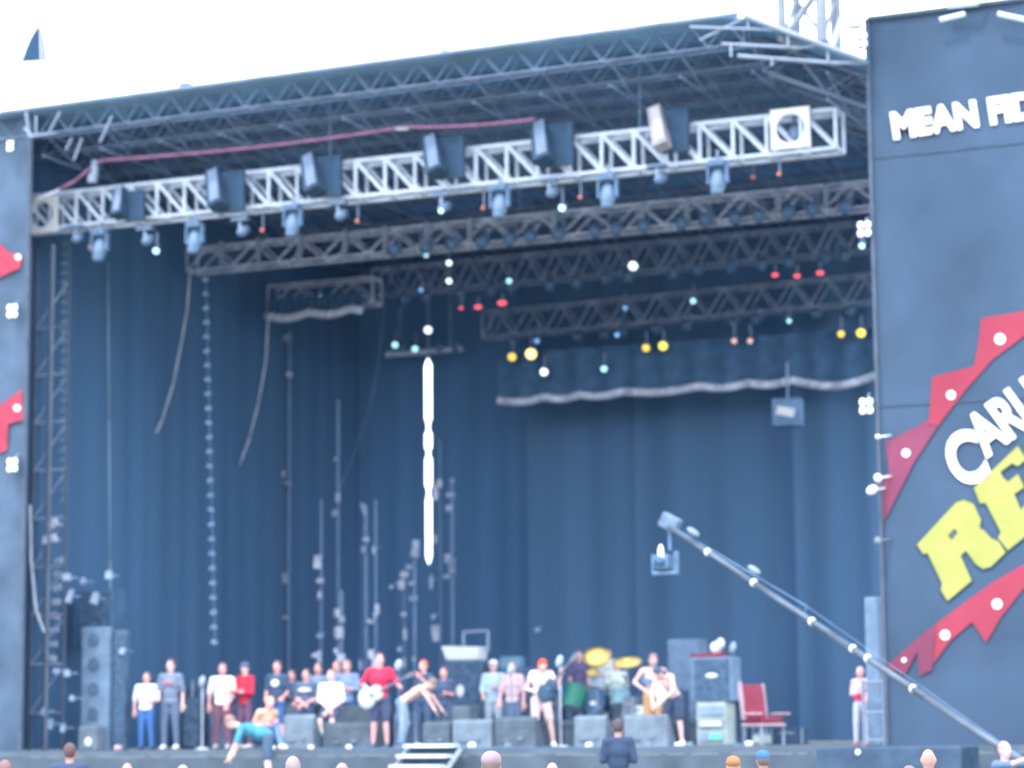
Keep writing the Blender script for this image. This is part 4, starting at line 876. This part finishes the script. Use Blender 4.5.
# left pair
person(on(146, 1.4), 15, 'person in a plain white shirt and blue jeans, leftmost on stage', 1.60, shirt=(.80, .82, .84), trousers=(.05, .14, .40), hair=(.35, .24, .2), girth=1.2, el=(.27, -.02, 1.15), wl=(.2, -.18, 1.1), skin='skin_red', shoes=(.06, .1, .2))
person(on(170, 1.5), 15, 'person in a grey shirt with red print and white shoes, far left', 1.86, shirt=(.18, .22, .30), trousers=(.11, .14, .22), hair=(.30, .17, .14), girth=1.05, shoes=(.85, .85, .85), logo=((.5, .15, .16), 0, .36, .11, .035), sleeves=.5)
person(on(222, 2.8), 20, 'person in a bright white shirt and dark red trousers, arms at the sides', 1.80, shirt=(.80, .81, .76), trousers=(.22, .09, .12), hair=(.45, .24, .2), girth=1.15, wl=(.14, -.2, .9), skin='skin_red')
person(on(245, 3.0), -15, 'person in a red jumper and dark cap with folded arms', 1.82, shirt=(.58, .03, .07), sleeves=.9, trousers=(.16, .06, .12), hat=(.12, .12, .22), el=(.27, -.08, 1.14), er=(-.27, -.08, 1.14), wl=(-.1, -.22, 1.2), wr=(.1, -.24, 1.16))
person(on(277, 3.2), 10, 'person in a black shirt with a round white print and blue shorts', 1.84, shirt=(.05, .08, .15), trousers=(.05, .14, .34), short=True, hair=(.28, .14, .12), logo=((.85, .9, .95), .0, .37, .085, .07), skin='skin_red')
# two in front at the left
person(on(262, -.9), 60, 'person in a tan top and blue jeans sitting low on the stage edge', 1.72, lean=25, pz=.30, kl=(.12, -.36, .50), kr=(-.12, -.30, .46), al=(.12, -.55, .09), ar=(-.12, -.5, .09), shirt=(.62, .42, .30), sleeves=.4, trousers=(.14, .24, .52), hair=(.62, .36, .24), wl=(.1, -.35, .55), wr=(-.1, -.3, .5), skin='skin_red', shoes=(.85, .85, .85))
person((xat(268, -2.6, 1.2), -2.6, 1.02), -60, 'person in a turquoise top bending forward in front of the stage', 1.90, lean=72, pz=.86, head_pitch=-20, shirt=(.06, .27, .38), sleeves=.45, trousers=(.06, .10, .17), short=True, hair=(.30, .16, .12), el=(.25, -.55, .75), er=(-.25, -.5, .75), wl=(.2, -.65, .55), wr=(-.2, -.6, .55), skin='skin', shoes=(.8, .8, .8))
b = MB(); xq = xat(268, -2.7, 1.0); b.box((xq, -2.7, .498), (1.5, 1.2, .99)); tag(build_at(b, 'pit_step', M['case'], (xq, -2.7, 0)), 'dark box in front of the stage under the bending person', 'box')
0 and cabinet('pit_step', 215, 300, 768, -3.1, 1.1, 0, M['case'], 'low dark step in front of the stage under the bending person', 'step', 0, False)
# seated group on the bench case
def sitter(u, Y, top_v, label, **k):
    x = xat(u, Y); z1 = at(u, top_v, Y).z-FZ; s = k.pop('hgt', 1.75)/1.78; pz = (z1/s) - .83
    kn = min(.55, pz); return person((x, Y, FZ), k.pop('yaw', 15), label, s*1.78, pz=pz, kl=(.13, -.42, kn+.02), kr=(-.13, -.42, kn+.02), al=(.13, -.40, .085), ar=(-.13, -.40, .085), **k)
sitter(306, 3.0, 671, 'seated person in black with a pale towel round the shoulders', shirt=(.10, .13, .2), trousers=(.04, .06, .12), short=True, hair=(.20, .1, .08), wl=(-.02, -.3, .9), wr=(.05, -.32, .92), skin='skin_red', logo=((.75, .8, .85), 0, .38, .15, .04))
person(on(318, 4.5), 15, 'person in a grey blue shirt standing behind the seated ones on the left', 1.82, shirt=(.20, .28, .38), trousers=(.06, .09, .16), hair=(.22, .13, .11), skin='skin_red')
sitter(331, 2.5, 672, 'seated person in a white shirt with green and white socks', shirt=(.80, .80, .84), sleeves=.6, trousers=(.05, .07, .15), short=True, hair=(.55, .30, .28), wl=(0, -.33, .75), wr=(.04, -.3, .78), socks=(.5, .66, .56), shoes=(.85, .86, .86), girth=1.15)
person(on(337, 4.6), 5, 'person with a reddish face half hidden behind the white shirted sitter', 1.86, shirt=(.26, .30, .44), trousers=(.06, .09, .16), hair=(.45, .2, .17), skin='skin_red')
person(on(347, 4.4), 10, 'person in a blue grey shirt standing left of the guitarist in red', 1.86, shirt=(.20, .28, .45), sleeves=.8, trousers=(.06, .10, .25), hair=(.45, .25, .22), skin='skin_red', girth=1.1)
# guitarist in red
def guitar(u, v, Y, label, m, neck_to, sc_=1.0, tilt=0):
    c = at(u, v, Y); r = thing('guitar', c, label, 'guitar')
    n = (neck_to-c).normalized(); n.y *= .5; n.normalize(); f = V((0, -1, 0)); f = (f-n*f.dot(n)).normalized(); sd = n.cross(f); Rg = Matrix((n, sd, f)).transposed()
    b = MB(); b.ell(c-n*.10*sc_, (.19*sc_, .19*sc_, .045), Rg, 20, 10); b.ell(c+n*.12*sc_, (.15*sc_, .145*sc_, .045), Rg, 20, 10); mesh = mesh_mb(remesh(b, .012)); mesh.build('body', m, r, smooth=True)
    MB().bar(c+n*.2*sc_+f*.02, c+n*.82*sc_+f*.02, .028, .024).build('neck', M['wood'], r); MB().box(c+n*.9*sc_+f*.02, (.18, .085, .02), Rg).build('headstock', M['wood'], r)
    MB().lathe(c+n*.05+f*.05, [(.045, 0), (.045, .003)], f, 16).build('sound_hole', M['black'], r); return r
gl = on(380, .6)
person(gl, 20, 'guitarist in a red shirt and dark shorts holding a cream guitar', 1.86, shirt=(.55, .03, .08), trousers=(.07, .08, .16), short=True, hair=(.30, .14, .11), head_yaw=20, el=(.34, -.02, 1.17), wl=(.42, -.26, 1.14), er=(-.34, .0, 1.2), wr=(-.12, -.24, 1.06), shoes=(.10, .12, .18), skin='skin_red', girth=1.1)
guitar(371, 696, .22, 'cream white guitar held by the person in red', M['cream'], at(405, 676, -.05), 1.15)
# bending person and red-haired person
person(on(402, 1.8), 110, 'person in pale jeans with bare tan back bending over to the right', 1.76, lean=58, pz=.93, shirt=None, trousers=(.34, .46, .60), hair=(.30, .18, .14), el=(.2, -.62, 1.0), er=(-.25, -.55, 1.0), wl=(.2, -.78, .78), wr=(-.25, -.68, .78), kl=(.13, -.06, .5), skin='skin', shoes=(.1, .14, .22))
person(on(424, 3.0), -10, 'person with ginger hair in a black shirt with a small pale print', 1.78, shirt=(.045, .07, .13), trousers=(.05, .08, .15), hair=(.62, .16, .10), el=(.27, -.06, 1.15), wl=(.10, -.26, 1.42), logo=((.5, .6, .7), .02, .30, .07, .03), skin='skin_red')
# person right of amp
person((xat(494, 6.0), 6.0, FZ), 15, 'person in a pale blue shirt and white cap beside the dark amplifier', 1.85, shirt=(.42, .58, .80), sleeves=.7, trousers=(.42, .52, .64), hat=(.80, .82, .84), hair=(.3, .2, .16), skin='skin')
# orange haired guitarist
person(on(541, .9), 35, 'guitarist with bright orange hair, pale top and bare legs', 1.74, lean=14, head_pitch=25, shirt=(.78, .66, .66), sleeves=.2, trousers=(.66, .50, .50), short=True, hair=(.90, .10, .05), longhair=True, el=(.30, -.20, 1.15), wl=(.36, -.32, 1.42), er=(-.28, .02, 1.14), wr=(-.06, -.26, 1.05), skin='skin', shoes=(.80, .84, .85), kl=(.17, -.08, .5), al=(.24, -.03, .085))
guitar(548, 690, .5, 'dark bass guitar held by the orange haired guitarist', M['case'], at(566, 665, .3), 1.0)
# drummer etc
person(on(580, 8.6, FZ+RZ), 20, 'person in a dark purple shirt behind the green drum', 1.55, shirt=(.12, .08, .18), trousers=(.05, .06, .1), hair=(.3, .12, .12), skin='skin_red')
person((xat(617, 8.0, FZ+RZ), 8.0, FZ+RZ), 15, 'drummer in pale clothes and a mint cap seated between the cymbals', 1.72, pz=.55, kl=(.2, -.4, .52), kr=(-.2, -.4, .52), al=(.2, -.38, .085), ar=(-.2, -.38, .085), shirt=(.66, .74, .72), sleeves=.7, trousers=(.55, .62, .60), hat=(.55, .75, .72), hair=None, wl=(.25, -.4, .95), wr=(-.25, -.42, .95))
b = MB(); c = V((xat(617, 8.0, FZ+RZ), 8.0, FZ+RZ)); b.lathe(c, [(.16, 0), (.03, .05), (.03, .38), (.17, .40), (.17, .46)]); tag(build_at(b, 'drum_stool', M['case'], c), 'round stool under the seated drummer', 'stool')
person(on(654, 5.0), 25, 'shirtless person with a blue strap and tan shorts standing right of the cymbals', 1.90, lean=10, head_pitch=15, shirt=None, trousers=(.56, .32, .16), short=True, hair=(.40, .22, .2), el=(.38, -.05, 1.2), wl=(.34, -.3, 1.02), er=(-.36, -.05, 1.2), wr=(-.18, -.32, 1.05), skin='skin', girth=1.1)
b = MB(); c = at(651, 682, 4.75); b.box(c, (.42, .03, .12), Matrix.Rotation(.2, 3, 'Y')); tag(build_at(b, 'strap', mat('strap_blue', (.12, .22, .50), .7), c, bevel=.01), 'wide blue strap across the shirtless person', 'strap')
b = MB(); c = at(661, 690, 4.7); b.ell(c, (.14, .08, .3)); tag(build_at(b, 'towel', M['white'], c, smooth=True), 'white towel hanging from the shirtless person', 'towel')
person(on(676, .8), -20, 'shirtless person in black shorts and white sneakers, head bowed', 1.72, lean=38, head_pitch=30, shirt=None, trousers=(.045, .06, .11), short=True, hair=(.06, .08, .14), longhair=True, el=(.28, -.38, 1.05), er=(-.28, -.36, 1.05), wl=(.08, -.52, .85), wr=(-.12, -.52, .82), skin='skin', shoes=(.84, .84, .86), kr=(-.2, -.12, .5), ar=(-.22, 0, .085))
person(on(862, 1.0), 5, 'person in a red and white striped top near the right wing', 1.42, girth=.85, shirt=(.58, .42, .56), sleeves=.9, trousers=(.46, .48, .60), hair=(.62, .36, .36), logo=((.62, .04, .10), 0, .14, .15, .085), shoes=(.6, .2, .2), skin='skin_red')
person((xat(513, 5.6), 5.6, FZ), 10, 'person in a pink and white top between the two dark amplifiers', 1.80, shirt=(.62, .45, .50), trousers=(.10, .14, .22), hair=(.30, .2, .16), skin='skin_red')
person(on(609, 9.0, FZ+RZ), 20, 'person in a pale shirt half hidden behind the largest yellow cymbal', 1.60, shirt=(.62, .66, .68), trousers=(.2, .24, .3), hair=(.2, .14, .12), skin='skin')
person(on(292, 5.0), 5, 'person in a dark navy top standing behind the black shirt with round print', 1.70, shirt=(.06, .09, .18), trousers=(.05, .08, .14), hair=(.12, .08, .07), skin='skin_red')
person(on(444, 4.2), 20, 'person in dark clothes leaning by the left edge of the amplifier', 1.66, shirt=(.06, .08, .15), trousers=(.06, .09, .15), hair=(.30, .12, .10), skin='skin_red')
for k, (u, Y, zb, w_, h_, l, mm) in enumerate(((606, 7.9, FZ+RZ, .5, .42, 'pale box behind the bass drum', 'wedge_lt'), (640, 6.3, FZ+RZ, .36, .3, 'low white box at the right end of the drum riser', 'white'), (632, 6.2, FZ+RZ, .22, .5, 'upright pale case beside the mint capped drummer', 'wedge_lt'), (556, 6.9, FZ+RZ, .3, .55, 'dark upright box left of the green drum', 'case'), (527, 4.6, FZ, .5, .62, 'dark case behind the wedge left of the orange haired guitarist', 'case'), (478, 4.4, FZ, .5, .55, 'dark low case at the foot of the amplifier with the pale lid', 'case'), (410, 4.0, FZ, .5, .75, 'dark upright case behind the bending person', 'case'), (362, 4.6, FZ, .6, .9, 'dark case behind the guitarist in red', 'case'), (744, 6.6, FZ, .55, .7, 'dark trunk in shadow behind the red chair', 'case'), (790, 7.0, FZ, .7, .35, 'low dark trunk right of the red chair', 'case'), (658, 7.4, FZ, .5, .9, 'dark cabinet behind the shirtless person with the blue strap', 'cab'))):
    x = xat(u, Y, zb); r = thing('equipment_case', (x, Y, zb), l, 'case'); MB().box((x, Y, zb+h_/2), (w_, .4, h_-.002)).build('body', M[mm], r, bevel=.02)
    MB().box((x, Y-.205, zb+h_*.7), (w_*.5, .02, .04)).build('handle', M['steel'], r)
    for e in (-1, 1): MB().box((x+e*w_*.48, Y-.2, zb+h_*.5), (.03, .03, h_*.96)).build('corner_trim', M['steel'], r)
cable('floor_cable', [V((xat(u, y), y, FZ+.012)) for u, y in ((300, -.6), (340, -.2), (390, -.7), (430, .1), (500, -.8), (560, -.3), (620, -.9), (700, -.1))], .012, M['casing'], 'dark cable snaking along the front of the stage floor')
# ---- crowd at the bottom
def crowd(u, top_v, dist_y, label, **k):
    p = at(u, top_v, dist_y); hgt = k.pop('hgt', None); base = 0
    H_ = p.z/1.02
    if H_ > 1.95: base = p.z-1.02*1.82; H_ = 1.82
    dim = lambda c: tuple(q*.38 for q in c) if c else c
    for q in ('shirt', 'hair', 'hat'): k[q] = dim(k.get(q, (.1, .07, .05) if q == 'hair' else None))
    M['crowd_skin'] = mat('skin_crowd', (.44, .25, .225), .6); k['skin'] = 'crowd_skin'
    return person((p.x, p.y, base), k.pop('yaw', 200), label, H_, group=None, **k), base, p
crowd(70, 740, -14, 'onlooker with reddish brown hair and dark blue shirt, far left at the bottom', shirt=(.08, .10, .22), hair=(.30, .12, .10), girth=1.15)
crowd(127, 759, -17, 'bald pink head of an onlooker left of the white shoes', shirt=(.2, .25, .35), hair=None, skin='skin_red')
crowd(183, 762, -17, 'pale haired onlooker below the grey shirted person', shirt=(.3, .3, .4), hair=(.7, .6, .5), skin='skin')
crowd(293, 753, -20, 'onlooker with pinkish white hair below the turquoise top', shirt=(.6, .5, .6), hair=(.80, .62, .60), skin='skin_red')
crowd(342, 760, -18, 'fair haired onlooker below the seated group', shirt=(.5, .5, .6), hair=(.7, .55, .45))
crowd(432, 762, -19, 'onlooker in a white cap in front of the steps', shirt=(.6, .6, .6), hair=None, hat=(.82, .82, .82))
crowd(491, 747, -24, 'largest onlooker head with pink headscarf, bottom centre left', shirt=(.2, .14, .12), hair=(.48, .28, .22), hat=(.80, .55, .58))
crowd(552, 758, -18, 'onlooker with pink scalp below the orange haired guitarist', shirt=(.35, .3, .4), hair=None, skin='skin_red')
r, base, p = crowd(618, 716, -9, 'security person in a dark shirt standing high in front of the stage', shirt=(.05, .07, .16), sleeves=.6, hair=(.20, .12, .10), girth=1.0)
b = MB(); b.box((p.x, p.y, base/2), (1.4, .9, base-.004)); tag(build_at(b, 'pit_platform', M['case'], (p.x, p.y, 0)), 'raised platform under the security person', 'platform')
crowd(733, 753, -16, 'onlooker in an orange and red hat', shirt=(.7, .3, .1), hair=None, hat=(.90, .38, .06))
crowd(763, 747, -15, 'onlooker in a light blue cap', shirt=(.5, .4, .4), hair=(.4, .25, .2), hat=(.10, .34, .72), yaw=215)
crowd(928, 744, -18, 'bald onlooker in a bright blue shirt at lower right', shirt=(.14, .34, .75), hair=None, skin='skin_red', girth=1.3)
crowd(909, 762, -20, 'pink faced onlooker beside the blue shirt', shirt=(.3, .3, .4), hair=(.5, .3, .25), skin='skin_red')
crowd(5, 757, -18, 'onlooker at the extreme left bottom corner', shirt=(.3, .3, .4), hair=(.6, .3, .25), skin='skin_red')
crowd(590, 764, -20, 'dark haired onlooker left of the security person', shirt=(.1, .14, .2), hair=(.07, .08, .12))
# ------------------------------------------------------------------ camera crane
YJ = -5.0
j0, j1 = at(664, 523, YJ+3.0), at(1008, 752, YJ-1.5); jb = j0+(j1-j0)*1.32
pv = j0+(j1-j0)*1.12
jib = thing('camera_crane', (pv.x, pv.y, 0), 'long grey camera crane boom slanting across the stage front', 'camera crane')
n = (j1-j0).normalized(); upv = V((0, 0, 1)); upv = (upv-n*upv.dot(n)).normalized(); sdv = n.cross(upv)
b = MB()
for k in range(5):
    a_, b_ = j0+(jb-j0)*k/5, j0+(jb-j0)*(k+1)/5; b.bar(a_, b_, .046+.005*k, .050+.005*k, n=10)
b.build('boom', mat('boom_grey', (.11, .145, .20), .45, .2), jib, smooth=True)
b = MB(); b.bar(j0+upv*.02, j0+(j1-j0)*.45+upv*.18, .010); b.bar(j0+(j1-j0)*.45+upv*.18, jb, .006); b.bar(j0+(j1-j0)*.45, j0+(j1-j0)*.45+upv*.18, .01); b.build('stay_cable', M['casing'], jib)
for (u, v) in ((708, 548), (754, 578), (812, 620), (853, 643), (868, 648), (913, 688), (1003, 748)):
    f0, f1 = (j0-CP).dot(FW), (j1-CP).dot(FW); tt = (u-664)/(1008-664); t = tt*f0/(f1+tt*(f0-f1)); c = j0+(j1-j0)*t
    k = ((at(u, v, c.y))-c); c2 = c
    MB().ell(c2, (.07, .06, .07)).build('joint', M['print_white'], jib, smooth=True)
for u, v in ((693, 532), (754, 570)):
    c = at(u, v, YJ+2.4); MB().ell(c, (.14, .05, .06), Matrix.Rotation(.6, 3, 'Y')).build('pulley', M['girder'], jib, smooth=True)
b = MB(); b.box(j0+V((.12, 0, .0)), (.36, .22, .28), Matrix.Rotation(.5, 3, 'Y')); b.build('tip_plate', M['casing_lt'], jib, bevel=.03)
b = MB(); hc = at(665, 562, YJ+3.0); b.bar(j0+V((.1, 0, 0)), hc+V((.1, 0, .2)), .035); b.box(hc+V((.22, 0, -.02)), (.07, .12, .42)); b.box(hc+V((-.22, 0, -.02)), (.05, .12, .32)); b.box(hc+V((0, 0, -.2)), (.48, .14, .07)); b.build('remote_head', M['casing'], jib, bevel=.015)
tv = thing('broadcast_camera', hc, 'small broadcast camera hanging from the tip of the crane', 'camera')
MB().box(hc+V((0, .02, .0)), (.24, .42, .26)).build('body', M['casing'], tv, bevel=.02)
MB().lathe(hc+V((0, -.36, 0)), [(.09, 0), (.1, .05), (.07, .18)], (0, 1, 0), 16).build('lens', M['black'], tv, smooth=True)
MB().ell(hc+V((.0, -.2, .12)), (.06, .05, .19)).build('viewfinder', M['print_white'], tv, smooth=True)
b = MB(); b.bar((pv.x, pv.y, 0.9), pv, .06, n=10); b.build('pillar', M['casing'], jib)
for a in range(3): MB().bar((pv.x, pv.y, .95), (pv.x+.8*math.cos(a*2.1), pv.y+.8*math.sin(a*2.1), .03), .035).build('tripod_leg', M['casing'], jib)
b = MB(); b.box(jb, (.5, .4, .35)); b.build('counterweight', M['black'], jib, bevel=.03)
x5 = at(1004, 752, -8.2)
person((x5.x, -8.2, x5.z-1.80*1.02 if x5.z > 1.84 else 0), 60, 'crane operator with arm raised to the boom at lower right', 1.80, shirt=(.10, .16, .26), hair=(.5, .3, .25), skin='skin_red', el=(.2, -.3, 1.45), wl=(.1, -.6, 1.58), er=(-.2, -.3, 1.45), wr=(-.1, -.6, 1.55))
